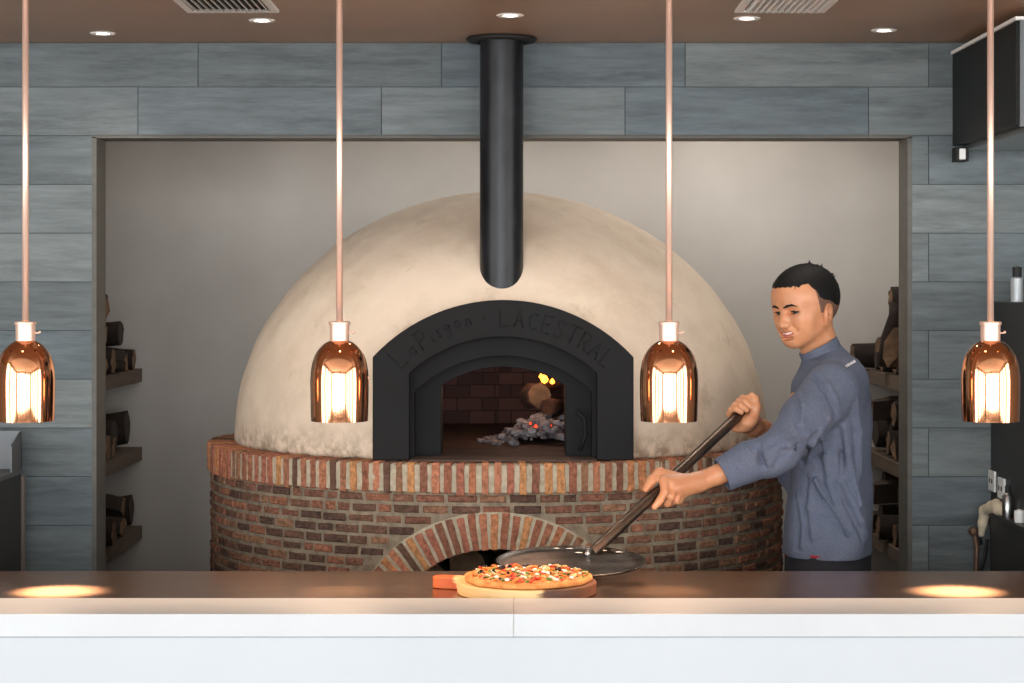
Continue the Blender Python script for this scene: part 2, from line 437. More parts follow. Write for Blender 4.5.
for n, (y0, y1) in enumerate(SW):  # left windows are added, to widen the bright bands on the copper shades
    b = MB(); t = .03; ym = (y0+y1)/2
    for y in (y0, ym-t/2, y1-t): b.box(RX0-.09, RX0-.03, y, y+t, .35, 2.85)
    for z in (.35, 1.15, 2.0, 2.82): b.box(RX0-.09, RX0-.03, y0, y1, z, z+t)
    structure(b.build('window_%d' % (n+6), M['winframe']))
    ld = bpy.data.lights.new('added_side_light_%d' % (n+1), 'AREA'); ld.shape = 'RECTANGLE'; ld.size = y1-y0-.06; ld.size_y = 2.4
    ld.color = (1, .98, .95); ld.energy = [46,48,48,40][n]
    lo = bpy.data.objects.new('added_side_light_%d' % (n+1), ld); COL.objects.link(lo)
    lo.location = (RX0+.02, ym, 1.6); lo.rotation_euler = (PI/2, 0, -PI/2)
b = MB()
for i in range(0, len(ys_), 2): b.box(RX1, RX1+.1, ys_[i], ys_[i+1], .35, 2.85)
b.box(RX1, RX1+.1, RY0, WY+.1, 0, .35); b.box(RX1, RX1+.1, RY0, WY+.1, 2.85, 3.2)
structure(b.build('wall_right', M['room_wall']))
for n, (y0, y1) in enumerate(SW):  # right windows added as well, for wider and brighter copper reflections
    b = MB(); t = .03; ym = (y0+y1)/2
    for y in (y0, ym-t/2, y1-t): b.box(RX1+.03, RX1+.09, y, y+t, .35, 2.85)
    for z in (.35, 1.15, 2.0, 2.82): b.box(RX1+.03, RX1+.09, y0, y1, z, z+t)
    structure(b.build('window_%d' % (n+10), M['winframe']))
    ld = bpy.data.lights.new('added_right_light_%d' % (n+1), 'AREA'); ld.shape = 'RECTANGLE'; ld.size = y1-y0-.06; ld.size_y = 2.4
    ld.color = (1, .96, .9); ld.energy = 46
    lo = bpy.data.objects.new('added_right_light_%d' % (n+1), ld); COL.objects.link(lo)
    lo.location = (RX1-.02, ym, 1.6); lo.rotation_euler = (PI/2, 0, PI/2)
b = MB(); b.box(RX0, -2.6, WY, WY+.1, 0, CZ); b.box(2.6, RX1, WY, WY+.1, 0, CZ); structure(b.build('wall_back_sides', M['room_wall']))
# front wall of the dining room with tall windows: daylight enters here, behind the photographer
WINS = [(-3.5,-2.3),(-2.0,-.8),(-.5,.7),(1.0,2.2),(2.5,3.7)]
b = MB(); xs = [RX0] + [v for w in WINS for v in w] + [RX1]
for i in range(0, len(xs), 2): b.box(xs[i], xs[i+1], RY0-.12, RY0, .35, 2.85)
b.box(RX0, RX1, RY0-.12, RY0, 0, .35); b.box(RX0, RX1, RY0-.12, RY0, 2.85, 3.2)
structure(b.build('wall_front', M['room_wall']))
for n, (x0, x1) in enumerate(WINS):
    b = MB(); t = .03; xm = (x0+x1)/2
    b.box(x0, x0+t, RY0-.09, RY0-.03, .35, 2.85); b.box(x1-t, x1, RY0-.09, RY0-.03, .35, 2.85); b.box(xm-t/2, xm+t/2, RY0-.09, RY0-.03, .35, 2.85)
    for z in (.35, 1.15, 2.0, 2.82): b.box(x0, x1, RY0-.09, RY0-.03, z, z+t)
    structure(b.build('window_%d' % (n+1), M['winframe']))
    ld = bpy.data.lights.new('daylight_window_%d' % (n+1), 'AREA'); ld.shape = 'RECTANGLE'; ld.size = x1-x0-.06; ld.size_y = 2.4
    ld.color = (.93, .97, 1.0); ld.energy = [120, 105, 85, 70, 60][n]
    lo = bpy.data.objects.new('daylight_window_%d' % (n+1), ld); COL.objects.link(lo)
    lo.location = (xm, RY0-.02, 1.6); lo.rotation_euler = (PI/2, 0, 0)   # faces the kitchen
    

# ------------------------------------------------------------------ pizza oven
OX, OD, HZ = -.045, 5.95, 1.238
DX = -.033
R_L, R_B = .848, .840
oven = empty('pizza_oven', (OX, OD, 0), 'large domed pizza oven in cream plaster on a round brick base', 'pizza oven')
def cyl(th, r, z):   # th = 0 faces the camera, grows to the right
    return (OX + r*math.sin(th), OD - r*math.cos(th), z)
ARC_C, ARC_RO, ARC_RI = .706, .404, .314
def in_arch(th, z, R):   # is a point of the base wall inside the wood opening
    x = R_B*th
    return (x*x + (z-ARC_C)**2 < R*R) and z > ARC_C + .0 or (abs(x) < R and z <= ARC_C)
# mortar core with the arched wood store
g = Sdf(np.arange(-1.0,.94,.014), np.arange(4.99,6.90,.014), np.arange(-.03,1.27,.014))
X, Y, Z = g.pts((slice(None),)*3)
rad = np.sqrt((X-OX)**2 + (Y-OD)**2)
core = np.maximum(np.maximum(rad-(R_B-.0045), Z-(HZ-.004)), -Z+.0)
xa = X-OX; arch = np.where(Z > ARC_C, np.sqrt(xa**2+(Z-ARC_C)**2)-ARC_RI, np.abs(xa)-ARC_RI)
tun = np.maximum(np.maximum(arch, Y-6.45), .0-Z+.02)
g.d = np.maximum(core, -tun).astype(np.float32)
link('base_wall', g.mesh('base_wall'), M['mortar'], oven)
def bent_brick(mb, u0, u1, z0, z1, r_in, r_out, j=.0012, seg=1):
    rr = r_out + random.uniform(-.002, .003)
    t0, t1 = (u0 + random.uniform(-j, j))/R_B, (u1 + random.uniform(-j, j))/R_B
    z0 += random.uniform(-j, j)*.6; z1 += random.uniform(-j, j)*.6
    e = .0036
    vs = [cyl(t0,r_in,z0), cyl(t1,r_in,z0), cyl(t1,r_in,z1), cyl(t0,r_in,z1)]
    te = e/R_B
    vs += [cyl(t0,rr-e,z0), cyl(t1,rr-e,z0), cyl(t1,rr-e,z1), cyl(t0,rr-e,z1)]
    vs += [cyl(t0+te,rr,z0+e*.8), cyl(t1-te,rr,z0+e*.8), cyl(t1-te,rr,z1-e*.8), cyl(t0+te,rr,z1-e*.8)]
    fs = [(0,1,5,4),(1,2,6,5),(2,3,7,6),(3,0,4,7),(4,5,9,8),(5,6,10,9),(6,7,11,10),(7,4,8,11),(8,9,10,11),(3,2,1,0)]
    mb.add(vs, fs)
bk = MB(); zt = HZ - .078; z = zt - .004; k = 0
while z > .02:
    u = -R_B*PI*.80 + random.uniform(0, .07)
    while u < R_B*PI*.80:
        L = random.choice([.068,.068,.070,.066,.072,.034,.05]) + random.uniform(-.003,.003)
        zc = z - .009
        c = [(u, zc), (u+L, zc), (u+L/2, zc)]
        if not any((p[0]**2 + (p[1]-ARC_C)**2 < (ARC_RO+.004)**2) and p[1] > ARC_C - .3 or (abs(p[0]) < ARC_RO and p[1] < ARC_C) for p in c):
            bent_brick(bk, u, u+L, z-.019, z, R_B-.03, R_B)
        u += L + .010
    z -= .0283; k += 1
ctx = bpy.data.textures.new('brick_wear', 'CLOUDS'); ctx.noise_scale = .011; ctx.noise_depth = 3
def worn(o, st=.005):
    sb = o.modifiers.new('cut', 'SUBSURF'); sb.subdivision_type = 'SIMPLE'; sb.levels = 2; sb.render_levels = 2
    d_ = o.modifiers.new('wear', 'DISPLACE'); d_.texture = ctx; d_.strength = st; d_.mid_level = .5; d_.texture_coords = 'LOCAL'
worn(bk.build('brick_course', M['brick'], oven))
# brick arch over the wood store: bricks stood on end around the curve
ba = MB(); n = 37
for i in range(n):
    a = -1.32 + 2.64*i/(n-1); w = .0088
    vs = []
    ro = ARC_RO + random.uniform(-.004, .004); ri = ARC_RI - random.uniform(0, .004)
    for r_ in (R_B-.04, R_B+.004):
        for rr, wf in ((ri, .86), (ro, 1.12)):
            for s in (-1, 1):
                x = rr*math.sin(a) + s*w*wf*math.cos(a); zz = ARC_C + rr*math.cos(a) - s*w*wf*math.sin(a)
                vs.append(cyl(x/R_B, r_ + random.uniform(-.0015,.002), zz))
    ba.add(vs, [(0,1,3,2),(4,6,7,5),(0,4,5,1),(2,3,7,6),(0,2,6,4),(1,5,7,3)])
worn(ba.build('brick_arch', M['brick_ledge'], oven, bevel=.002))
am = MB(); n2 = 60; vs = []
for i in range(n2+1):
    a = -1.36 + 2.72*i/n2
    for r_ in (R_B-.05, R_B+.001):
        for rr in (ARC_RI, ARC_RO+.004):
            vs.append(cyl(rr*math.sin(a)/R_B, r_, ARC_C+rr*math.cos(a)))
fs = []
for i in range(n2):
    o = i*4
    for (p, q) in ((0,1),(1,3),(3,2),(2,0)): fs.append((o+p, o+q, o+4+q, o+4+p))
am.add(vs, fs); am.build('arch_mortar', M['mortar_light'], oven)
# ledge: soldier bricks on edge, mortar ring below them
lm = MB(); lm.lathe([(.70, HZ-.074), (R_L-.0035, HZ-.074), (R_L-.0035, HZ-.006), (R_L-.012, HZ-.003), (.70, HZ-.003)], (OX, OD, 0), 128, closed=True)
lm.build('ledge_mortar', M['mortar_light'], oven)
lb = MB(); n = int(2*PI*R_L/.0322)
for i in range(n):
    t0 = 2*PI*i/n; w = (.0192 + random.uniform(-.0025,.002))/R_L
    ro = R_L + random.uniform(-.003,.003); z0 = HZ-.078 + random.uniform(-.0035,.002); z1 = HZ + random.uniform(-.002,.002)
    e = .003
    vs = [cyl(t0,R_L-.13,z0), cyl(t0+w,R_L-.13,z0), cyl(t0+w,R_L-.13,z1), cyl(t0,R_L-.13,z1),
          cyl(t0,ro-e,z0), cyl(t0+w,ro-e,z0), cyl(t0+w,ro-e,z1), cyl(t0,ro-e,z1),
          cyl(t0+e/3,ro,z0+e), cyl(t0+w-e/3,ro,z0+e), cyl(t0+w-e/3,ro,z1-e), cyl(t0+e/3,ro,z1-e)]
    lb.add(vs, [(0,1,5,4),(1,2,6,5),(2,3,7,6),(3,0,4,7),(4,5,9,8),(5,6,10,9),(6,7,11,10),(7,4,8,11),(8,9,10,11),(3,2,1,0)])
worn(lb.build('brick_ledge', M['brick_ledge'], oven), .006)
# dome shell
g = Sdf(np.arange(-.87,.80,.012), np.arange(5.12,6.80,.012), np.arange(1.22,2.0,.012))
g.ell((DX,OD,HZ), (.785,.785,.733), k=0)
g.ell((DX,OD,HZ), (.69,.69,.63), k=0, mode='sub')
X, Y, Z = g.pts((slice(None),)*3)
cut = np.maximum(np.maximum(np.abs(X+.023)-.305, np.sqrt((X+.023)**2+(Z-1.194)**2)-.43), Y-5.6)
g.d = np.maximum(np.maximum(g.d, -cut), (HZ-.004)-Z)
g.d = (g.d + .0016*np.sin(X*23+2)*np.sin(Y*19)*np.sin(Z*27+1) + .0012*np.sin(X*51)*np.sin(Z*44+Y*37)).astype(np.float32)
dome = link('dome', g.mesh('dome'), M['dome'], oven); relax(dome, 3)
# brick lining of the chamber
mi = bpy.data.materials.new('chamber_brick'); mi.use_nodes = True; nt = mi.node_tree; bs = nt.nodes['Principled BSDF']; bs.inputs['Roughness'].default_value = .9
br = nt.nodes.new('ShaderNodeTexBrick'); uvn = nt.nodes.new('ShaderNodeUVMap')
br.inputs['Color1'].default_value = srgb(128,94,86); br.inputs['Color2'].default_value = srgb(84,64,62); br.inputs['Mortar'].default_value = srgb(70,54,50)
br.inputs['Scale'].default_value = 1; br.inputs['Brick Width'].default_value = .085; br.inputs['Row Height'].default_value = .045; br.inputs['Mortar Size'].default_value = .002
nt.links.new(uvn.outputs[0], br.inputs['Vector']); nt.links.new(br.outputs['Color'], bs.inputs['Base Color'])
me = bpy.data.meshes.new('chamber_lining'); bm = bmesh.new(); uvl = bm.loops.layers.uv.new('UVMap')
NT, NP = 72, 18; grid = []
for i in range(NT+1):
    row = []
    for j in range(NP+1):
        th = 2*PI*i/NT; ph = PI/2*j/NP
        row.append(bm.verts.new((OX+.685*math.cos(ph)*math.sin(th), OD+.685*math.cos(ph)*math.cos(th), HZ+.625*math.sin(ph))))
    grid.append(row)
for i in range(NT):
    for j in range(NP-1):
        q = [grid[i][j], grid[i+1][j], grid[i+1][j+1], grid[i][j+1]]
        c = sum((v.co for v in q), Vector())/4
        if c.y < 5.6 and abs(c.x+.023) < .32 and c.z < 1.63: continue
        f = bm.faces.new(q); f.smooth = True
        for l, (a, d) in zip(f.loops, ((i,j),(i+1,j),(i+1,j+1),(i,j+1))):
            l[uvl].uv = (2*PI*a/NT*.685, PI/2*d/NP*.65)
bm.to_mesh(me); bm.free()
link('chamber_lining', me, mi, oven)
b = MB(); b.lathe([(0.001,HZ+.002),(.67,HZ+.002),(.67,HZ-.02),(0.001,HZ-.02)], (OX,OD,0), 64)
b.box(-.023-.24, -.023+.24, 5.16, 5.5, HZ-.0, HZ+.004)
b.build('hearth_floor', M['hearth'], oven)

# cast iron door surround, three stepped arches
AXC = -.023
def arc_profile(hw, zs, za, n=40):
    """left foot, up the side, over the arc, down to right foot"""
    s = za - zs; R = (hw*hw + s*s)/(2*s); c = za - R; a = math.asin(hw/R)
    pts = [(-hw, HZ+.001)] + [(-hw, HZ+.001+(zs-HZ)*t) for t in (.33,.66)]
    for i in range(n+1):
        q = -a + 2*a*i/n; pts.append((R*math.sin(q), c + R*math.cos(q)))
    pts += [(hw, HZ+.001+(zs-HZ)*t) for t in (.66,.33)] + [(hw, HZ+.001)]
    return pts
def arch_plate(out, inn, y0, y1):
    b = MB(); n = len(out)
    vs = [(AXC+x, y0, z) for x, z in out] + [(AXC+x, y0, z) for x, z in inn] + [(AXC+x, y1, z) for x, z in out] + [(AXC+x, y1, z) for x, z in inn]
    fs = []
    for i in range(n-1):
        fs += [(i,i+1,n+i+1,n+i),(2*n+i+1,2*n+i,3*n+i,3*n+i+1),(i+1,i,2*n+i,2*n+i+1),(n+i,n+i+1,3*n+i+1,3*n+i)]
    fs += [(0,n,3*n,2*n),(n-1,3*n-1,4*n-1,2*n-1)]
    b.add(vs, fs); return b
o1 = arc_profile(.338, 1.506, 1.654)
sur = arch_plate(o1, arc_profile(.243, 1.463, 1.558), 5.19, 5.25).build('door_surround', M['iron'], oven, bevel=.003)
arch_plate(arc_profile(.334,1.500,1.649), arc_profile(.232,1.413,1.507), 5.245, 5.31).build('inner_arch', M['iron'], oven, bevel=.002)
arch_plate(arc_profile(.330,1.496,1.645), arc_profile(.165,1.426,1.476), 5.305, 5.46).build('inner_frame', M['iron'], oven, bevel=.002)
b = MB(); b.tube([(AXC+.200,5.243,1.26),(AXC+.215,5.240,1.30),(AXC+.212,5.238,1.345),(AXC+.19,5.24,1.365)], .006, 8)
b.build('door_catch', M['iron'], oven, True)
# raised hand-formed lettering along the arch
GL = {'L':[[(0,1),(.05,0),(.55,.05)]], 'a':[[(.5,.5),(.3,.62),(.08,.45),(.08,.15),(.3,0),(.5,.15)],[(.5,.6),(.5,0)]],
 'P':[[(.05,0),(.1,1)],[(-.05,.95),(.35,1.0),(.55,.8),(.45,.55),(.1,.45)]], 's':[[(.42,.55),(.2,.62),(.08,.48),(.38,.2),(.3,.02),(.05,.05)]],
 'i':[[(.12,.55),(.12,0)]], 'g':[[(.45,.5),(.2,.6),(.08,.35),(.22,.1),(.45,.3),(.48,.55),(.42,-.2),(.2,-.35),(.05,-.2)]],
 'o':[[(.25,.6),(.08,.4),(.1,.1),(.3,0),(.48,.2),(.45,.5),(.25,.6)]], 'n':[[(.08,.6),(.08,0)],[(.08,.4),(.3,.6),(.45,.45),(.48,0)]],
 ',':[[(.1,.55),(.16,.3),(.08,.12)]], 'A':[[(0,0),(.3,1),(.6,0)],[(.12,.38),(.5,.38)]], 'C':[[(.55,.85),(.3,1),(.05,.7),(.05,.3),(.3,0),(.55,.15)]],
 'E':[[(.55,1),(.05,1),(.05,0),(.55,0)],[(.05,.52),(.45,.52)]], 'S':[[(.55,.85),(.3,1),(.08,.8),(.25,.55),(.52,.35),(.45,.05),(.2,0),(.02,.15)]],
 'T':[[(-.05,1),(.65,1)],[(.3,1),(.3,0)]], 'R':[[(.05,0),(.05,1),(.45,.98),(.52,.75),(.4,.52),(.05,.5)],[(.25,.5),(.58,0)]], 'M':[[(0,0),(.08,1),(.3,.4),(.55,1),(.62,0)]]}
def letters(name, items):
    s = .1485; Rr = (.338**2+.148**2)/(2*.148); c = 1.654 - Rr
    b = MB()
    for ch, ang, size, lift in items:
        for st in GL[ch]:
            pts = []
            for (u, v) in st:
                u = (u-.3)*size*.92; rr = Rr - .074 + lift + v*size
                a = math.radians(ang) + u/(Rr-.05)
                pts.append((AXC + rr*math.sin(a), 5.1895, c + rr*math.cos(a)))
            b.tube(pts, .0017, 6)
    o = b.build(name, M['iron'], oven, True); return o
w1 = [('L',-41,.052,0),('a',-35.5,.034,.006),('P',-30.5,.05,.004),('i',-26.2,.03,.008),('s',-23.6,.034,.012),('g',-20.4,.034,.016),('o',-16.4,.034,.018),('n',-12.6,.032,.018)]
w2 = [(',',-6,.034,.02)]
w3 = [('L',.5,.045,.005),('A',5.8,.045,.005),('C',11,.045,.004),('E',16,.046,.004),('S',21,.046,.003),('T',26,.048,.003),('R',31,.046,.002),('A',36,.046,0),('L',41.3,.046,0)]
letters('lettering', w1); letters('lettering_accent', w2); letters('lettering', w3)

# flue pipe
PX, PD, PR = -.028, 5.385, .0585
b = MB(); b.tube([(PX,PD,1.60),(PX,PD,CZ)], PR, 40)
b.build('chimney_pipe', M['pipe'], oven, True, auto=.6)
b = MB(); b.lathe([(PR,CZ-.001),(.09,CZ-.001),(.096,CZ-.006),(.09,CZ-.012),(PR,CZ-.012)], (PX,PD,0), 40, closed=True)
b.build('chimney_collar', M['black'], oven, True)

# --- firewood and fire
def log_mesh(name, L, r, kind, mats, seed):
    """axis along local X. kind: 'round' or 'split' (wedge)"""
    rnd = random.Random(seed); b = MB(); n = 14
    if kind == 'round': prof = [(math.cos(2*PI*i/n)*r*rnd.uniform(.9,1.08), math.sin(2*PI*i/n)*r*rnd.uniform(.9,1.08)) for i in range(n)]
    else:
        a = rnd.uniform(1.2, 2.2); prof = [(0, -r*.3)]
        for i in range(8):
            q = PI/2 - a/2 + a*i/7; prof.append((math.cos(q)*r*1.25*rnd.uniform(.95,1.06), -r*.3+math.sin(q)*r*1.25*rnd.uniform(.92,1.06)))
    m = len(prof); K = 7; vs = []
    bend = rnd.uniform(-.1,.1)*L; tw = rnd.uniform(-.3,.3)
    for k in range(K):
        t = k/(K-1); x = (t-.5)*L; s = rnd.uniform(.93,1.06); tt = tw*(t-.5)
        for (y, z) in prof:
            yy = y*math.cos(tt)-z*math.sin(tt); zz = y*math.sin(tt)+z*math.cos(tt)
            vs.append((x + (rnd.uniform(-.003,.003) if k in (0,K-1) else 0), yy*s + bend*(1-4*(t-.5)**2), zz*s + rnd.uniform(-.003,.003)))
    fs = [(k*m+i, k*m+(i+1)%m, (k+1)*m+(i+1)%m, (k+1)*m+i) for k in range(K-1) for i in range(m)]
    b.add(vs, fs, 0)
    b.f.append(tuple(range(m-1,-1,-1))); b.m.append(1); b.f.append(tuple((K-1)*m+i for i in range(m))); b.m.append(1)
    me = bpy.data.meshes.new(name); me.from_pydata(b.v, [], b.f)
    for mt in mats: me.materials.append(mt)
    for p, mm in zip(me.polygons, b.m): p.material_index = mm; p.use_smooth = (mm == 0 and kind == 'round')
    return me
LM = [log_mesh('firewood_log', .34, .042, 'round', [M['bark'], M['wood_end']], 1), log_mesh('firewood_log', .33, .05, 'split', [M['wood_dark'], M['wood_end']], 2),
      log_mesh('firewood_log', .30, .036, 'round', [M['bark'], M['wood_end']], 3), log_mesh('firewood_log', .36, .058, 'split', [M['wood_dark'], M['wood_end']], 4),
      log_mesh('firewood_log', .28, .052, 'round', [M['bark'], M['wood_dark']], 5), log_mesh('firewood_log', .32, .044, 'split', [M['bark'], M['wood_end']], 6)]
def put_log(k, loc, rot, label, group, s=1.0, name='firewood_log'):
    o = bpy.data.objects.new(name, LM[k]); COL.objects.link(o)
    o.location = loc; o.rotation_euler = rot; o.scale = (s,)*3
    return tag(o, label, 'firewood', group)

# shelves in the alcove
SH_T = [1.408, 1.135, .862]; names = ['upper', 'middle', 'lower']
for side, xe, xw in (('left', -1.285, AX0), ('right', 1.213, AX1)):
    for zt, nm in zip(SH_T, names):
        b = MB(); b.box(min(xe,xw), max(xe,xw), 5.66, AY-.002, zt-.046, zt)
        o = b.build('wood_shelf', M['shelf'], bevel=.002)
        tag(o, '%s timber firewood shelf on the %s side of the alcove' % (nm, side), 'shelf', 'firewood shelves in the alcove')
rnd = random.Random(11)
def pile(side, zt, nm, rows):
    sg = -1 if side == 'left' else 1
    xe = -1.285 if side == 'left' else 1.213
    laid = []
    for ri, (z, ds) in enumerate(rows):
        edge = 0
        for (D, k, pitch, s) in ds:
            L = .33*s; x = xe + sg*(L/2 - .012 + rnd.uniform(-.01,.03))
            rot = (pitch, rnd.uniform(-.02,.02), rnd.uniform(-.05,.05) + (0 if sg < 0 else PI))
            Rm = Matrix.Rotation(rot[2],3,'Z') @ Matrix.Rotation(rot[1],3,'Y') @ Matrix.Rotation(rot[0],3,'X')
            vs = [(Rm @ v.co)*s for v in LM[k].vertices]
            y0, y1, z0, z1 = min(v.y for v in vs), max(v.y for v in vs), min(v.z for v in vs), max(v.z for v in vs)
            D = max(D, edge - y0 + .002); edge = D + y1
            if edge > AY - .01: continue
            base = zt
            for (a, b_, top) in laid:
                if D+y0 < b_ - .006 and D+y1 > a + .006: base = max(base, top)
            if nm != 'upper' and base + z1 - z0 > zt + .222: continue
            laid.append((D+y0, D+y1, base + z1 - z0))
            z_ = base - z0 + .001
            where = ['bottom', 'second', 'topmost'][min(ri, 2)]
            put_log(k, (x, D, z_), rot,
                    'dark firewood log in the %s layer on the %s %s alcove shelf' % (where, nm, side), 'firewood on the %s %s shelf' % (nm, side), s)
pile('left', SH_T[0], 'upper', [(.042,[(6.30,1,0,1),(6.42,0,.5,1),(6.55,3,2.6,.9),(6.68,1,.2,1),(6.80,2,.6,1)]),(.13,[(6.30,4,0,1),(6.40,5,.8,1),(6.58,4,.4,.8)]),(.215,[(6.27,3,1.2,.9),(6.42,4,0,.95)])])
pile('left', SH_T[1], 'middle', [(.042,[(6.25,4,0,1),(6.38,0,.5,1),(6.50,3,.6,1),(6.64,4,.2,1.05),(6.78,4,1.6,1.1)]),(.13,[(6.24,5,.4,1)])])
pile('left', SH_T[2], 'lower', [(.042,[(6.25,4,0,1),(6.38,0,.5,1),(6.50,2,.6,1),(6.64,1,.2,1.0),(6.80,4,1.6,1.0)]),(.13,[(6.25,5,.4,1),(6.36,4,2.4,1),(6.5,3,.3,.9)])])
pile('right', SH_T[0], 'upper', [(.045,[(6.26,4,.3,1),(6.37,1,2.6,1),(6.49,0,.6,1),(6.62,5,.2,1)]),(.135,[(6.28,3,0,1),(6.42,4,.8,1),(6.60,5,.4,1),(6.74,4,0,.8)]),(.22,[(6.30,0,.2,1)])])
pile('right', SH_T[1], 'middle', [(.045,[(6.26,4,.3,1),(6.38,3,2.6,1),(6.50,0,.6,1),(6.62,4,.2,1),(6.76,4,.6,1.0)]),(.135,[(6.28,0,0,1),(6.42,4,.8,1),(6.56,3,.4,1),(6.70,4,.5,1)]),(.215,[(6.30,5,.2,1),(6.44,4,.2,.9)])])
pile('right', SH_T[2], 'lower', [(.045,[(6.26,4,.3,1),(6.38,2,2.6,1),(6.50,0,.6,1),(6.62,4,.2,1),(6.76,1,.6,1.0)]),(.125,[(6.28,0,0,1),(6.42,4,.8,1),(6.56,3,.4,1),(6.70,4,0,1)]),(.19,[(6.32,5,.2,1),(6.46,2,.2,.9),(6.6,0,.2,.9)])])
put_log(0, (1.335,6.86,SH_T[0]+.0465), (0,0,0), 'round firewood log end nearest the back wall on the upper right shelf', 'firewood on the upper right shelf')
# tall forked piece and pale split face on the right upper shelf
b = MB(); b.tube([(1.165,6.235,1.440),(1.180,6.225,1.53),(1.195,6.22,1.60),(1.200,6.22,1.640)], [.03,.034,.026,.03], 9)
tag(b.build('firewood_branch', M['bark'], None, True), 'dark forked branch stump standing up on the upper right shelf', 'firewood')
b = MB(); b.add([(1.155,6.170,1.44),(1.187,6.155,1.475),(1.191,6.155,1.53),(1.173,6.165,1.565),(1.147,6.185,1.52),(1.143,6.185,1.47),
                 (1.205,6.215,1.44),(1.227,6.195,1.475),(1.231,6.195,1.53),(1.213,6.205,1.565),(1.197,6.225,1.52),(1.193,6.225,1.47)],
                [(0,1,2,3,4,5),(11,10,9,8,7,6),(0,6,7,1),(1,7,8,2),(2,8,9,3),(3,9,10,4),(4,10,11,5),(5,11,6,0)])
tag(b.build('firewood_wedge', M['wood_end'], bevel=.002), 'pale split firewood wedge leaning on end on the upper right shelf', 'firewood')
# wood under the oven
for i, (x, z, D, k) in enumerate([(-.13,.985,5.35,0),(-.06,.93,5.33,4),(-.22,.93,5.36,2),(.03,.95,5.36,0),(.12,.93,5.38,4),(-.3,.92,5.4,2)]):
    pass
LR = log_mesh('stored_log', .4, .05, 'round', [M['bark'], M['wood_end']], 21)
for zi in range(7):
    for xi in range(7):
        z = .05 + zi*.099; x = -.36 + xi*.108 + (.05 if zi % 2 else 0)
        if x*x + (z-ARC_C)**2 > (ARC_RI-.06)**2 and z > ARC_C: continue
        if abs(x) > ARC_RI-.06: continue
        if z > .88 and x > -.05: continue
        if zi < 6: continue
fx = [(-.085,.952,'round log end lying highest in the arched store under the oven'), (-.185,.914,'round log end at the left of the arched store under the oven')]
b = MB(); b.box(OX-.25, OX+.25, 5.26, 5.75, .84, .865); tag(b.build('storage_grate', M['black']), 'dark grate shelf inside the arched store under the oven', 'shelf')
for x, z, lb_ in fx:
    o = bpy.data.objects.new('stored_log', LR); COL.objects.link(o); o.location = (OX+x, 5.5, z); o.rotation_euler = (0,0,PI/2+.05)
    tag(o, lb_, 'firewood', 'logs in the store under the oven')
# fire: ash bed, logs, flames
g = Sdf(np.arange(-.14,.34,.0045), np.arange(5.55,6.12,.0045), np.arange(1.22,1.36,.0045))
rn = random.Random(3)
for i in range(330):
    x = rn.gauss(.085,.07); y = rn.gauss(5.80,.085); h = max(0,.075*(1-((x-.1)/.16)**2)-abs(y-5.84)*.12)
    r = rn.uniform(.005,.013); x = min(.24,max(-.1,x)); y = min(6.0,max(5.62,y))
    g.ell((x,y,HZ+.004+h*rn.uniform(.3,1)), (r*1.3,r,r*.8), k=.002)
g.half((0,0,HZ+.002), (0,0,-1))
ash = link('ash_bed', g.mesh('ash_bed'), M['ash']); tag(ash, 'bed of grey ash and coals on the hearth inside the oven', 'ash', kind='stuff')
for i in range(4):
    b = MB(); x = rn.uniform(.03,.13); y = rn.uniform(5.68,5.78); z = HZ+.045+rn.uniform(0,.02); r = rn.uniform(.003,.006)
    vs = [(x+r*math.cos(q)*math.cos(p)*rn.uniform(.7,1.2), y+r*math.sin(q)*math.cos(p), z+r*math.sin(p)) for p in (-.9,0,.9) for q in [k*PI/3 for k in range(6)]]
    fs = [(k*6+i_, k*6+(i_+1)%6, (k+1)*6+(i_+1)%6, (k+1)*6+i_) for k in range(2) for i_ in range(6)] + [(5,4,3,2,1,0),(12,13,14,15,16,17)]
    b.add(vs, fs); o = b.build('glowing_ember', M['ember']); tag(o, 'small red glowing ember in the ash bed inside the oven', 'ember', 'embers in the ash bed')
LF = log_mesh('burning_log', .20, .036, 'round', [M['char'], M['wood_end']], 31); LF2 = log_mesh('burning_log', .17, .024, 'round', [M['char'], M['char']], 33)
for me_, loc, rot, lb_ in ((LF,(.072,5.93,HZ+.130),(0,.05,PI/2+.08),'thick charred log with a glowing end on the oven fire'),
                      (LF2,(.112,5.88,HZ+.098),(0,.1,PI/2-.1),'thin charred log at the right of the oven fire'),
                      (LF2,(.115,5.95,HZ+.165),(0,-.45,.3),'charred log lying across the top of the oven fire')):
    o = bpy.data.objects.new('burning_log', me_); COL.objects.link(o); o.location = loc; o.rotation_euler = rot
    tag(o, lb_, 'firewood', 'logs burning in the oven')
fl = empty('flame', (.09,5.9,HZ+.2), 'small bright orange flame above the logs in the oven', 'flame')
for (x, z, h, w) in ((.095,HZ+.168,.030,.012),(.118,HZ+.166,.018,.008),(.085,HZ+.182,.016,.007)):
    b = MB(); b.lathe([(.0008,0),(w*.7,h*.15),(w,h*.4),(w*.55,h*.75),(.0008,h)], (x,5.87,z), 14)
    b.build('flame_tongue', M['flame'], fl, True)
def light(name, kind, loc, energy, color, **kw):
    ld = bpy.data.lights.new(name, kind); ld.energy = energy; ld.color = color
    rot = kw.pop('rot', None)
    for k, v in kw.items(): setattr(ld, k, v)
    o = bpy.data.objects.new(name, ld); COL.objects.link(o); o.location = loc
    if rot: o.rotation_euler = rot
    return o
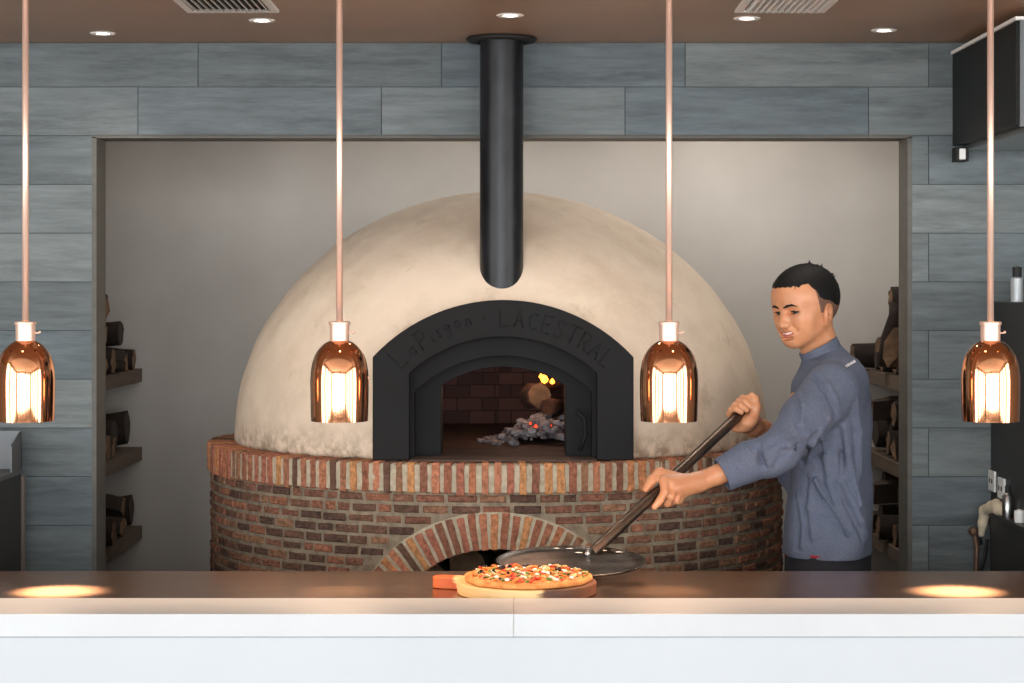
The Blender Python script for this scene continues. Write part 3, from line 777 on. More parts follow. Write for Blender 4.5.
for i_, (x_, y_, e_) in enumerate(((.75,6.35,36),(-.35,6.4,9))):  # unseen lights added to brighten the alcove wall
    t = empty('alcove_fill_light', (x_, y_, 2.7), 'added unseen light in the alcove ceiling %s the oven' % ('right behind' if i_ == 0 else 'left behind'), 'downlight', 'added alcove lights')
    b = MB(); b.lathe([(.03,-.002),(.045,-.004),(.048,-.0005),(.03,-.0005)], (x_,y_,2.7), 32, closed=True); b.build('downlight_trim', M['trim_white'], t, True)
    b = MB(); b.lathe([(.0005,-.0022),(.03,-.0022),(.03,-.0005),(.0005,-.0005)], (x_,y_,2.7), 24, closed=True); b.build('downlight_lens', M['glow'], t)
    light('alcove_fill_spot', 'SPOT', (x_, y_, 2.685), e_, (1,.95,.88), spot_size=2.7, spot_blend=.8, shadow_soft_size=.06)
light('fire_light', 'POINT', (.05, 5.78, HZ+.25), 1.0, (1,.6,.4), shadow_soft_size=.05)

# ------------------------------------------------------------------ counter
CT = 1.048; LZ = 1.06; LD1 = .62*F/308; LD0 = .62*F/324; CB = .632*F/281
ctr = empty('serving_counter', (0, LD1, 0), 'long serving counter with brown brushed steel top behind a white stone ledge', 'counter')
CX0, CX1 = -2.3, 2.3
b = MB(); b.box(CX0, CX1, LD1+.0008, CB, CT-.04, CT); b.build('steel_top', M['steel'], ctr, bevel=.002)
jx = (513.5-HX)*LD0/F
for xa_, xb_ in ((CX0, jx-.0007), (jx+.0007, CX1)):
    b = MB(); b.box(xa_, xb_, LD0, LD1, LZ-.044, LZ); b.build('stone_ledge', M['stone'], ctr, bevel=.0012)
b = MB(); b.box(jx-.00075, jx+.00075, LD0+.0012, LD1-.001, LZ-.0438, LZ-.0012); b.build('joint_filler', M['filler'], ctr)
b = MB(); b.box(CX0, CX1, LD0+.006, LD0+.04, .08, LZ-.0455); b.box(CX0, CX1, LD0+.03, LD0+.05, 0, .08)
b.build('front_panel', M['white_panel'], ctr)
b = MB(); b.box(CX0, CX1, LD0+.05, CB-.03, 0, CT-.041); b.build('counter_body', M['dark_unit'], ctr)

# board + pizza
BX, BD, BR = .031, 4.191, .1455
bt = CT + .024
mw = bpy.data.materials.new('acacia_board'); mw.use_nodes = True; nt = mw.node_tree; bs = nt.nodes['Principled BSDF']; bs.inputs['Roughness'].default_value = .5
tc = nt.nodes.new('ShaderNodeTexCoord'); mp = nt.nodes.new('ShaderNodeMapping'); mp.inputs['Scale'].default_value = (2.2,1.2,9); mp.inputs['Rotation'].default_value = (0,.6,.2)
nz = nt.nodes.new('ShaderNodeTexNoise'); nz.inputs['Scale'].default_value = 3.0; nz.inputs['Detail'].default_value = 6
sx = nt.nodes.new('ShaderNodeSeparateXYZ'); ma = nt.nodes.new('ShaderNodeMath'); ma.operation = 'MULTIPLY_ADD'; ma.inputs[1].default_value = 2.6; ms = nt.nodes.new('ShaderNodeMath'); ms.operation = 'MULTIPLY_ADD'; ms.inputs[1].default_value = .4; ms.inputs[2].default_value = .3
rp = nt.nodes.new('ShaderNodeValToRGB'); e = rp.color_ramp.elements
e[0].position = .04; e[0].color = srgb(196,96,48); e[1].position = .68; e[1].color = srgb(78,48,34)
x_ = e.new(.085); x_.color = srgb(190,84,40); x_ = e.new(.10); x_.color = srgb(222,182,124); x_ = e.new(.59); x_.color = srgb(226,190,134); x_ = e.new(.63); x_.color = srgb(92,56,38); x_ = e.new(.85); x_.color = srgb(122,78,54)
nt.links.new(tc.outputs['Object'], mp.inputs['Vector']); nt.links.new(mp.outputs[0], nz.inputs['Vector'])
nt.links.new(tc.outputs['Object'], sx.inputs[0]); nt.links.new(sx.outputs['X'], ma.inputs[0]); nt.links.new(nz.outputs['Fac'], ms.inputs[0]); nt.links.new(ms.outputs[0], ma.inputs[2])
nt.links.new(ma.outputs[0], rp.inputs['Fac']); nt.links.new(rp.outputs['Color'], bs.inputs['Base Color'])
pts = []
ha = math.atan2(.082, -.205)  # handle direction
for i in range(96):
    q = ha + .17 + (2*PI-.34)*i/95; pts.append((BR*math.cos(q), BR*math.sin(q)))
hx, hy = math.cos(ha), math.sin(ha); px_, py_ = -hy, hx
for (l, w) in ((.150,-.023),(.19,-.022),(.205,-.018),(.212,-.008),(.212,.008),(.205,.018),(.19,.022),(.150,.023)):
    pts.append((hx*l + px_*w, hy*l + py_*w))
b = MB(); n = len(pts)
b.add([(x, y, 0) for x, y in pts] + [(x, y, .024) for x, y in pts], [(i,(i+1)%n,n+(i+1)%n,n+i) for i in range(n)] + [tuple(range(n-1,-1,-1)), tuple(range(n,2*n))])
brd = b.build('serving_board', mw, None, bevel=.002); brd.location = (BX, BD, CT+.0003)
tag(brd, 'round two-tone wooden serving board with a short handle under the pizza', 'serving board')
pz = empty('pizza', (BX+.001, BD+.002, bt), 'round baked pizza with tomato, white cheese and olives on a wooden board', 'pizza')
g = Sdf(np.arange(-.15,.15,.0026), np.arange(-.15,.15,.0026), np.arange(-.004,.034,.0022))
X, Y, Z = g.pts((slice(None),)*3); rr = np.sqrt(X*X+Y*Y); th = np.arctan2(Y, X)
Rw = .1335 + .0022*np.sin(3*th+1) + .0014*np.sin(7*th) + .001*np.sin(13*th+2)
disc = np.maximum(rr-Rw, np.abs(Z-.005)-.005) 
rim = np.sqrt((rr-(Rw-.0075))**2 + ((Z-.0072)*1.15)**2) - (.0066 + .0012*np.sin(9*th)*np.sin(5*th+1) + .0006*np.sin(23*th))
g.d = np.maximum(np.minimum(disc, rim), -Z+.0005).astype(np.float32)
o = link('crust', g.mesh('crust'), M['crust'], None); o.parent = pz; o.location = (0,0,.0006)
relax(o, 2)
me = bpy.data.meshes.new('sauce_layer'); bm = bmesh.new()
rings = []; rn = random.Random(5)
for i in range(26):
    r = .1285*i/25
    if i == 0: rings.append([bm.verts.new((0,0,.016))]); continue
    rings.append([bm.verts.new((r*math.cos(2*PI*k/72), r*math.sin(2*PI*k/72), (.0145 + rn.uniform(-.0016,.0022)) if i < 25 else .009)) for k in range(72)])
for k in range(72): bm.faces.new((rings[0][0], rings[1][k], rings[1][(k+1)%72]))
for i in range(1, 25):
    for k in range(72): bm.faces.new((rings[i][k], rings[i+1][k], rings[i+1][(k+1)%72], rings[i][(k+1)%72]))
for f in bm.faces: f.smooth = True
bm.to_mesh(me); bm.free(); o = link('sauce_layer', me, M['sauce'], None); o.parent = pz
def blob(name, r, m, seed, flat=.5):
    rn = random.Random(seed); b = MB(); N = 9; vs = []
    for p in range(5):
        a = -PI/2 + PI*(p+.5)/5
        for k in range(N):
            q = 2*PI*k/N; s = rn.uniform(.8,1.15); vs.append((r[0]*math.cos(a)*math.cos(q)*s, r[1]*math.cos(a)*math.sin(q)*s, r[2]*math.sin(a)))
    fs = [(p*N+k, p*N+(k+1)%N, (p+1)*N+(k+1)%N, (p+1)*N+k) for p in range(4) for k in range(N)] + [tuple(range(N-1,-1,-1)), tuple(4*N+k for k in range(N))]
    me = bpy.data.meshes.new(name); me.from_pydata(vs, [], fs); me.materials.append(m)
    for p in me.polygons: p.use_smooth = True
    return me
kinds = [('tomato_piece', blob('tomato_piece',(.0085,.0065,.0028),M['tomato'],1), 34), ('pepper_piece', blob('pepper_piece',(.009,.0048,.0022),M['tomato2'],2), 60),
         ('cheese_piece', blob('cheese_piece',(.0060,.0052,.0028),M['cheese'],3), 50), ('olive_slice', None, 26), ('herb_leaf', blob('herb_leaf',(.008,.004,.0022),M['herb'],4), 55),
         ('mushroom_slice', blob('mushroom_slice',(.009,.007,.002),M['mushroom'],6), 55)]
b = MB(); b.lathe([(.0028,-.002),(.0065,-.0022),(.0065,.0022),(.0028,.002)], (0,0,0), 14, closed=True)
om = bpy.data.meshes.new('olive_slice'); om.from_pydata(b.v, [], b.f); om.materials.append(M['olive'])
rn = random.Random(8)
for nm, me_, cnt in kinds:
    me_ = me_ or om
    for i in range(cnt):
        r = .124*math.sqrt(rn.random()); q = rn.uniform(0, 2*PI)
        o = bpy.data.objects.new(nm, me_); COL.objects.link(o); o.parent = pz
        s = rn.uniform(.6,1.15)
        o.location = (r*math.cos(q), r*math.sin(q), .0150+rn.uniform(0,.0045)); o.rotation_euler = (rn.uniform(-.5,.5), rn.uniform(-.5,.5), rn.uniform(0,6)); o.scale = (s,s,s)

# ------------------------------------------------------------------ pizza peel
PB = Vector((.132, 4.475, 1.070))
HB = P(592, 553, 4.56); HT = P(757.5, 397.5, 5.0)
peel = empty('pizza_peel', PB, 'metal pizza peel with round blade and long handle held by the man', 'pizza peel')
tilt = Matrix.Rotation(math.radians(6.5), 3, 'X')
b = MB(); N = 72; vs = []; prof = [(0,0),(.5,0),(.8,0),(.955,.001),(.985,.004),(1.0,.0065)]
for (s, h) in prof[1:]:
    for k in range(N):
        q = 2*PI*k/N; v = tilt @ Vector((.168*s*math.cos(q), .137*s*math.sin(q), h)); vs.append(PB+v)
vs.append(PB); c = len(vs)-1; L = len(prof)-1
fs = [(i*N+k, i*N+(k+1)%N, (i+1)*N+(k+1)%N, (i+1)*N+k) for i in range(L-1) for k in range(N)] + [(c, k, (k+1)%N) for k in range(N)]
b.add(vs, fs); bl = b.build('peel_blade', M['peel_blade'], peel, True)
sm = bl.modifiers.new('thick', 'SOLIDIFY'); sm.thickness = .0016; sm.offset = -1
b = MB(); b.tube([HB + (HT-HB)*t for t in (.0,.02,.97,.99,1.0)], [.0118,.0132,.0132,.0118,.007], 20)
b.build('peel_handle', M['peel_handle'], peel, True, auto=.7)
dv = (HT-HB).normalized(); att = PB + tilt @ Vector((.035,.060,.004))
b = MB(); b.tube([HB+dv*.012, HB-dv*.012, (HB+att)/2+Vector((0,0,.004)), att], [.0108,.0105,.009,.005], 12); b.build('peel_socket', M['steel_plain'], peel, True)
b = MB(); rn = random.Random(9)
for (x, y, r, w) in ((.0,.118,.010,.004),(-.03,.12,.008,.003),(.075,.10,.012,.005),(.11,.085,.01,.004),(.02,.08,.01,.005),(.04,.07,.008,.005)):
    vs = []
    for k in range(14):
        q = 2*PI*k/14; s = rn.uniform(.6,1.1); vs.append(PB + tilt @ Vector((x+r*s*math.cos(q), y+w*s*math.sin(q), .0022+.0025)))
    vs.append(PB + tilt @ Vector((x,y,.006))); b.add(vs, [(14,k,(k+1)%14) for k in range(14)])
b.build('flour_dust', M['flour'], peel)

# ------------------------------------------------------------------ pendant heat lamps
LAMPS = [(25.5,'leftmost copper pendant heat lamp above the left end of the counter'), (339.5,'copper pendant heat lamp hanging left of the black oven door'),
         (669.0,'copper pendant heat lamp hanging right of the black oven door'), (990.5,'rightmost copper pendant heat lamp above the right end of the counter')]
LDp = 4.25; LB = 1.68 - 131*LDp/F; SC = LDp/F
def make_lamp(loc, label):
    t = empty('pendant_lamp', loc, label, 'pendant lamp', 'copper heat lamps over the counter')
    sh = [(27.6,0),(28.2,0),(28.6,6),(29.0,22),(29.2,40),(28.6,50),(27.0,59),(24.6,66),(22.3,69.8),(21.0,71.6),(17.5,75.6),(13.5,78.6),(9.5,80.5),(6,81),(6,80),(9.5,79.5),(13,77.5),(17,74.6),(20.4,70.8),(21.6,69),(24,65),(26.3,58.5),(27.8,50),(28.4,40),(28.2,22),(27.8,6)]
    b = MB(); hs = {9, 18}
    b.lathe([(r*SC, z*SC) for r, z in sh], (0,0,0), 88, closed=True, skip=lambda i, k: (i in (8,18)) and k % 8 == 3)
    o = b.build('lamp_shade', M['copper'], None, True, auto=1.2); o.parent = t
    b = MB(); b.lathe([(r*SC, z*SC) for r, z in ((6,79.5),(9.6,79.5),(9.8,96),(10.8,96.5),(11,98.5),(10.4,99.5),(6,99.5),(2.8,100)) ], (0,0,0), 40)
    o = b.build('lamp_neck', M['rod'], None, True, auto=.5); o.parent = t
    b = MB(); b.tube([(9*SC,0,88*SC),(13.5*SC,0,88*SC)], .0018, 8); b.tube([(13.2*SC,0,88*SC),(15*SC,0,89.5*SC)], .0028, 8)
    o = b.build('neck_screw', M['rod'], None, True); o.parent = t
    b = MB(); b.tube([(0,0,98*SC),(0,0,CZ-LB-.012)], .0070, 14)
    o = b.build('lamp_rod', M['rod'], None, True); o.parent = t
    b = MB(); b.lathe([(.001,CZ-LB-.03),(.03,CZ-LB-.028),(.045,CZ-LB-.012),(.047,CZ-LB-.001)], (0,0,0), 32)
    o = b.build('ceiling_rose', M['rod'], None, True); o.parent = t
    b = MB(); b.lathe([(.001,.045),(.012,.047),(.026,.06),(.030,.078),(.026,.096),(.014,.118),(.012,.15),(.012,.165)], (0,0,0), 24)
    o = b.build('heat_bulb', M['bulb'], None, True); o.parent = t
    return t
def copy_tree(o, parent=None):
    c = o.copy(); COL.objects.link(c); c.parent = parent
    for ch in list(o.children): copy_tree(ch, c)
    return c
first = None
for x, lb_ in LAMPS:
    loc = ((x-HX)*SC, LDp, LB)
    if first is None: first = t = make_lamp(loc, lb_)
    else:
        t = copy_tree(first); t.location = loc; t['label'] = lb_
    light('heat_lamp_light', 'SPOT', (loc[0], loc[1], LB+.035), 12, (1,.72,.5), spot_size=2.5, spot_blend=.5, shadow_soft_size=.022)
    light('heat_lamp_beam', 'SPOT', (loc[0], loc[1], LB+.03), 1150 if abs(x-512) > 300 else 60, (1,.68,.42), spot_size=.52, spot_blend=1.0, shadow_soft_size=.02, rot=(-.12, .20*(1 if x > 512 else -1) if abs(x-512) > 300 else 0, 0))

# ------------------------------------------------------------------ ceiling fittings
def vent(x0, x1, y0, y1, label):
    t = empty('ceiling_vent', ((x0+x1)/2, (y0+y1)/2, CZ), label, 'air vent', 'air vents in the ceiling')
    b = MB(); w = .018; z0, z1 = CZ-.008, CZ-.0005
    b.box(x0,x1,y0,y0+w,z0,z1); b.box(x0,x1,y1-w,y1,z0,z1); b.box(x0,x0+w,y0+w,y1-w,z0,z1); b.box(x1-w,x1,y0+w,y1-w,z0,z1)
    b.build('vent_frame', M['trim_white'], t, bevel=.001)
    b = MB(); b.box(x0+w,x1-w,y0+w,y1-w,CZ-.0012,CZ-.0004); b.build('vent_back', M['black'], t)
    n = 12
    for i in range(n):
        x = x0+w + (x1-x0-2*w)*(i+.5)/n; b = MB()
        b.add([(x-.001,y0+w,CZ-.002),(x+.001,y0+w,CZ-.002),(x+.006,y0+w,CZ-.012),(x+.004,y0+w,CZ-.012),(x-.001,y1-w,CZ-.002),(x+.001,y1-w,CZ-.002),(x+.006,y1-w,CZ-.012),(x+.004,y1-w,CZ-.012)],
              [(0,1,2,3),(7,6,5,4),(0,4,5,1),(1,5,6,2),(2,6,7,3),(3,7,4,0)])
        b.build('vent_slat', M['trim_white'], t)
vent(-.785,-.563,4.45,4.85,'white slatted air vent in the ceiling, left of the flue pipe')
vent(.538,.756,4.45,4.85,'white slatted air vent in the ceiling, right of the flue pipe')
DL = [(103,33,'outer left recessed ceiling downlight nearest the grey tiled wall'),(262,20,'recessed ceiling downlight beside the left air vent'),(510,15,'recessed ceiling downlight above the black flue pipe'),
      (747,18,'recessed ceiling downlight beside the right air vent'),(884,30,'outer right recessed ceiling downlight nearest the grey tiled wall')]
for px, py, lb_ in DL:
    D = (CZ-EYE)*F/(HY-py); x = (px-HX)*D/F
    t = empty('ceiling_downlight', (x, D, CZ), lb_, 'downlight', 'recessed ceiling downlights')
    b = MB(); b.lathe([(.017,-.002),(.030,-.004),(.034,-.001),(.034,-.0003),(.017,-.0003)], (x,D,CZ), 32, closed=True); b.build('downlight_trim', M['trim_white'], t, True)
    b = MB(); b.lathe([(.0005,-.0022),(.017,-.0022),(.017,-.0005),(.0005,-.0005)], (x,D,CZ), 24, closed=True); b.build('downlight_lens', M['glow'], t)
    light('downlight_beam', 'SPOT', (x, D, CZ-.012), 6, (1,.93,.84), spot_size=1.9, spot_blend=.7, shadow_soft_size=.03)

# ------------------------------------------------------------------ left unit
lu = empty('steel_topped_unit', (-1.6,5.3,0), 'dark kitchen unit with a steel top at the left edge by the tiled wall', 'kitchen unit')
UX, UT = -1.322, 1.198
b = MB(); b.box(-2.1, UX, 4.75, 5.40, .02, UT-.012); b.build('unit_body', M['dark_unit'], lu, bevel=.002)
b = MB(); b.box(-2.1, UX+.003, 4.75, 5.403, UT-.012, UT); b.build('unit_top', M['steel_dull'], lu)
b = MB(); b.add([(UX,5.403,UT),(UX,5.403,UT+.103),(UX,5.30,UT+.07),(UX,5.30,UT),(UX-.004,5.403,UT),(UX-.004,5.403,UT+.103),(UX-.004,5.30,UT+.07),(UX-.004,5.30,UT)],
  [(0,1,2,3),(7,6,5,4),(0,4,5,1),(1,5,6,2),(2,6,7,3),(3,7,4,0)]); b.box(-2.1, UX, 5.396, 5.403, UT, UT+.103)
b.build('splash_guard', M['steel_dull'], lu)
b = MB(); b.box(-1.3235, -1.3155, 5.406, 5.42, .02, UT-.02); tag(b.build('edge_strip', M['edge']), 'thin bronze edge strip up the wall beside the left kitchen unit', 'edge strip')

# ------------------------------------------------------------------ right side
hd = empty('extractor_hood', (1.7,5.1,2.07), 'black extractor hood box under the ceiling at the right', 'extractor hood')
b = MB(); b.box(1.207, 2.5, 4.80, 5.495, 2.075, 2.325); b.build('hood_side', M['hood'], hd, bevel=.002)
b = MB(); b.box(1.203, 2.5, 4.79, 5.497, 2.325, 2.334); b.build('hood_top_edge', M['trim_white'], hd)
b = MB(); b.box(1.212, 2.5, 4.782, 4.798, 2.07, 2.325); b.build('hood_front', M['steel_dull'], hd)
b = MB(); b.box(1.235, 2.5, 4.82, 5.47, 2.060, 2.0745); b.build('hood_underside', M['steel_plain'], hd)
nz_ = empty('wall_sensor', (1.223,5.46,2.02), 'small black and white sensor under the extractor hood', 'sensor')
b = MB(); b.box(1.206,1.240,5.44,5.498,2.030,2.068); b.build('sensor_bracket', M['black'], nz_, bevel=.002)
b = MB(); b.box(1.213,1.230,5.434,5.4395,2.034,2.064); b.build('sensor_face', M['white_plastic'], nz_, bevel=.002)
cab = MB(); cab.box(1.312, 2.2, 4.7, 5.495, 1.09, 1.648)
o = cab.build('tall_cabinet', M['dark_unit'], bevel=.003); tag(o, 'tall dark grey cabinet standing on the worktop at the right edge', 'cabinet')
ru = empty('dark_worktop_unit', (1.6,5.1,0), 'low dark worktop unit along the right edge of the kitchen', 'kitchen unit')
b = MB(); b.box(1.287, 2.2, 4.6, 5.40, .02, 1.073); b.build('unit_body', M['dark_unit'], ru)
b = MB(); b.box(1.279, 2.2, 4.6, 5.405, 1.073, 1.086); b.build('worktop', M['dark_unit'], ru, bevel=.002)
for i, (D, z, lb_) in enumerate(((5.465,1.160,'white wall socket on the dark cabinet, further from the camera'),(5.36,1.150,'white wall socket on the dark cabinet, nearer the camera'))):
    t = empty('wall_socket', (1.311,D,z), lb_, 'socket', 'white sockets on the dark cabinet')
    b = MB(); b.box(1.3045,1.3115,D-.038,D+.03,z-.028,z+.028); b.build('socket_plate', M['white_plastic'], t, bevel=.002)
    b = MB()
    for dy in (-.015,.012): b.box(1.3035,1.3048,D+dy-.004,D+dy+.004,z-.006,z+.006)
    b.build('socket_hole', M['black'], t)
# bottle, cup on worktop
def bottle(name, x, D, z, prof, m, label, cap=None, capm=None):
    t = empty(name, (x,D,z), label, 'bottle')
    b = MB(); b.lathe(prof, (x,D,z), 24); b.build('bottle_body', m, t, True, auto=.8)
    if cap: b = MB(); b.lathe(cap, (x,D,z), 20); b.build('bottle_cap', capm, t, True, auto=.8)
bottle('dispenser_bottle', 1.2955, 5.24, 1.0865, [(.001,0),(.0135,0),(.0145,.01),(.0145,.055),(.006,.065),(.001,.065)], M['steel_plain'], 'slim steel bottle with black cap on the right worktop', [(.001,.064),(.007,.064),(.007,.082),(.001,.084)], M['black'])
bottle('small_jar', 1.296, 5.12, 1.0865, [(.001,0),(.012,0),(.014,.008),(.013,.03),(.001,.034)], M['white_plastic'], 'small white jar beside the steel bottle on the right worktop')
# things on top of the tall cabinet
tz = 1.6485
bottle('steel_canister', 1.335, 5.30, tz, [(.001,0),(.017,0),(.017,.062),(.012,.066),(.001,.066)], M['glassy'], 'short grey canister with black lid on top of the tall cabinet', [(.001,.066),(.012,.066),(.012,.092),(.001,.094)], M['black'])
bottle('black_canister', 1.372, 5.40, tz, [(.001,0),(.015,0),(.015,.058),(.01,.062),(.001,.062)], M['black'], 'black canister behind the grey one on top of the tall cabinet')
# cloth draped over the worktop corner
g = Sdf(np.arange(1.24,1.315,.0025), np.arange(5.22,5.45,.0035), np.arange(1.0,1.135,.0025))
g.chain([(1.268,5.415,1.02),(1.270,5.412,1.05),(1.276,5.408,1.085),(1.285,5.36,1.100),(1.290,5.30,1.100),(1.293,5.27,1.098)], [.008,.012,.015,.016,.017,.012], k=.008)
g.chain([(1.280,5.40,1.09),(1.287,5.33,1.112),(1.292,5.29,1.100)], [.010,.011,.009], k=.01)
cl = link('cloth', g.mesh('cloth'), M['cloth']); relax(cl, 3); tag(cl, 'cream cleaning cloth draped over the corner of the right worktop', 'cloth')
# wall tap and pipes
tp = empty('wall_tap', (1.262,5.49,1.02), 'small gas tap on the tiled wall with a copper pipe running down', 'tap')
b = MB(); b.lathe([(.001,-.022),(.009,-.022),(.011,-.014),(.013,-.010),(.013,.002),(.001,.002)], (0,0,0), 24)
o = b.build('tap_body', M['tube_brown'], None, True); o.parent = tp; o.location = (0,-.004,.0); o.rotation_euler = (-PI/2,0,0)
b = MB(); b.tube([(1.262,5.475,1.02),(1.266,5.46,.98),(1.263,5.465,.85),(1.258,5.47,.4),(1.258,5.47,.05)], .0065, 10); b.build('copper_pipe', M['tube_brown'], tp, True)
b = MB(); b.tube([(1.268,5.478,1.026),(1.276,5.475,1.012),(1.279,5.472,.985)], .005, 8); b.build('tap_lever', M['steel_plain'], tp, True)
b = MB(); b.tube([(1.296,5.47,1.0),(1.290,5.472,.95),(1.272,5.476,.88),(1.268,5.476,.6),(1.27,5.476,.05)], .005, 8)
tag(b.build('gas_hose', M['tube_black'], None, True), 'black hose hanging between the copper pipe and the dark worktop unit', 'hose')

# ------------------------------------------------------------------ the man
def W(px, py, D): return np.array(P(px, py, D), float)
def fr(a, step): return np.arange(a[0], a[1], step)
yaw = math.radians(51); pit = math.radians(7); rol = math.radians(3)
HC = W(806, 309.8, 5.10)
f0 = Vector((-math.sin(yaw), -math.cos(yaw), 0)); l0 = Vector((math.cos(yaw), -math.sin(yaw), 0)); u0 = Vector((0,0,1))
ff = (f0*math.cos(pit) - u0*math.sin(pit)); uu = (u0*math.cos(pit) + f0*math.sin(pit))
ll = l0*math.cos(rol) + uu*math.sin(rol); uu = uu*math.cos(rol) - l0*math.sin(rol)
HR = np.array([[ff[i], ll[i], uu[i]] for i in range(3)])       # columns: forward, left, up
HSC = .858
def H(x, y, z): return HC + HR @ (np.array((x, y, z))*HSC)
def Rl(a, b, c):   # extra local rotation
    return HR @ np.array(Matrix.Rotation(a,3,'X') @ Matrix.Rotation(b,3,'Y') @ Matrix.Rotation(c,3,'Z'))
TF = Vector((-.97,.24,0)).normalized(); TL = Vector((-TF.y, TF.x, 0))   # torso forward, left (towards the camera)
TF = np.array(TF); TL = np.array(TL); TU = np.array((0,0,1.))
TR = np.stack([TF, TL, TU], 1)
pel = np.array(((828-HX)*5.14/F, 5.14, .96))
chest = np.array(((824-HX)*5.14/F, 5.14, 1.36))
neckb = W(829, 360, 5.13)
shL = W(831, 390, 4.985); shR = W(818, 386, 5.29)
elL = W(779, 451, 4.80); wrL = W(700, 481.5, 4.775)
elR = W(797, 470, 5.20); wrR = W(762.5, 430.5, 5.035)
hips = [pel - TL*.085 + TU*-.03, pel + TL*.085 + TU*-.03]
kn = [np.array((hips[0][0]-.02, hips[0][1]+.01, .50)), np.array((hips[1][0]-.06, hips[1][1]-.03, .50))]
an = [np.array((kn[0][0]+.03, kn[0][1]+.01, .085)), np.array((kn[1][0]+.0, kn[1][1]-.01, .085))]
# handle line for the grips
hb, ht = np.array(HB), np.array(HT); hu = (ht-hb)/np.linalg.norm(ht-hb)
def on_handle(px):      # point on the handle axis seen at photo column px
    lo, hi = 0., 1.
    for _ in range(40):
        m = (lo+hi)/2; p = hb + (ht-hb)*m
        if HX + p[0]*F/p[1] < px: lo = m
        else: hi = m
    return hb + (ht-hb)*lo
def unit(v): return v/np.linalg.norm(v)

xs = np.concatenate([fr((.28,.62),.0023), fr((.62,.90),.0018), fr((.90,1.0),.004)])
ys = np.concatenate([fr((4.64,4.97),.0023), fr((4.97,5.22),.0018), fr((5.22,5.44),.004)])
zs = np.concatenate([fr((.88,1.12),.004), fr((1.12,1.46),.0023), fr((1.46,1.77),.0018)])
g = Sdf(xs, ys, zs)
# trunk (under the jacket)
g.ell(pel+TU*.05, (.095,.14,.12), TR, k=0); g.ell(chest+TU*-.04, (.095,.145,.2), TR, k=.08)
g.ell(neckb+TU*-.10, (.05,.10,.05), TR, k=.05)
g.chain([shR, elR, (elR+wrR)/2, wrR], [.038,.031,.030,.024], k=.02)
g.chain([shL, elL, elL*.55+wrL*.45, wrL], [.038,.030,.0285,.0225], k=.02)
# neck
g.cap(neckb+TU*-.02+TF*.006, H(-.022,0,-.050), .049, .047, k=.015)
g.cap(neckb+TU*.01+TF*.018, H(-.004,.038,-.050), .018, .014, k=.012)
g.cap(H(.014,0,-.070), neckb+TF*.012+TU*-.02, .026, .032, k=.02)
# head
g.ell(H(-.010,0,.034), (.090,.073,.080), HR, k=.02)
g.ell(H(.038,0,.046), (.050,.061,.052), HR, k=.03)
g.ell(H(.026,0,-.020), (.058,.054,.066), HR, k=.03)
for s in (-1,1):
    g.cap(H(.004,s*.046,-.036), H(.064,s*.012,-.082), .014, .0145, k=.022)
    g.ell(H(.056,s*.039,-.018), (.024,.021,.020), Rl(0,0,-s*.5), k=.022)
    g.ell(H(.050,s*.036,-.046), (.024,.020,.030), HR, k=.02)
    g.ell(H(.066,s*.036,-.026), (.016,.013,.013), HR, k=.014)
    g.cap(H(.084,s*.010,.019), H(.072,s*.044,.020), .0085, .007, k=.016)
g.ell(H(.073,0,-.080), (.017,.020,.015), HR, k=.02)
g.ell(H(.074,0,-.055), (.022,.028,.024), HR, k=.02)
for s in (-1,1):
    g.ell(H(.097,s*.031,.004), (.020,.016,.0105), HR, k=.012, mode='sub')
    g.ell(H(.0705,s*.032,.003), (.0155,.0165,.0145), HR, k=.004)
    g.ell(H(.0755,s*.032,.0100), (.0105,.0175,.0050), Rl(0,-.2,-s*.35), k=.006)    # upper lid fold
    g.ell(H(.0745,s*.033,-.0100), (.0095,.0150,.0050), Rl(0,.2,-s*.35), k=.008)    # lower lid, cheeks raised by the smile
    g.ell(H(.088,s*.0325,.0005), (.016,.0158,.0031), Rl(s*.12,0,-s*.35), k=.0012, mode='sub')   # eye opening
g.chain([H(.082,0,.012), H(.094,0,-.010), H(.104,0,-.029)], [.0068,.0078,.0105], k=.012)
g.ell(H(.104,0,-.032), (.0115,.0115,.0095), HR, k=.006)
for s in (-1,1):
    g.ell(H(.095,s*.0135,-.034), (.010,.0070,.0075), HR, k=.006)
    g.ell(H(.103,s*.0065,-.0415), (.005,.003,.003), HR, k=.002, mode='sub')
for s in (-1,1): g.cap(H(.0955,s*.0235,-.036), H(.0865,s*.0345,-.050), .0008, .0006, k=.012, mode='sub')   # smile fold
# open smiling mouth
g.ell(H(.101,0,-.0585), (.018,.0225,.0046), Rl(0,.0,0), k=.005, mode='sub')
for s in (-1,1): g.cap(H(.094,s*.015,-.0585), H(.086,s*.0250,-.0540), .0036, .0018, k=.004, mode='sub')
g.ell(H(.094,0,-.0735), (.010,.018,.004), HR, k=.008, mode='sub')
# ears
for s in (-1,1):
    E_ = Rl(-s*.08, -.20, s*.42)
    g.ell(H(-.007,s*.079,-.017), (.0230,.0100,.0275), E_, k=.005)
    g.ell(H(-.006,s*.0900,-.013), (.0135,.0075,.0215), E_, k=.003, mode='sub')
    g.ell(H(-.010,s*.082,-.016), (.007,.006,.013), E_, k=.003)
    g.ell(H(.000,s*.084,-.022), (.005,.006,.007), E_, k=.002, mode='sub')
    g.ell(H(.002,s*.075,-.041), (.008,.005,.009), E_, k=.005)
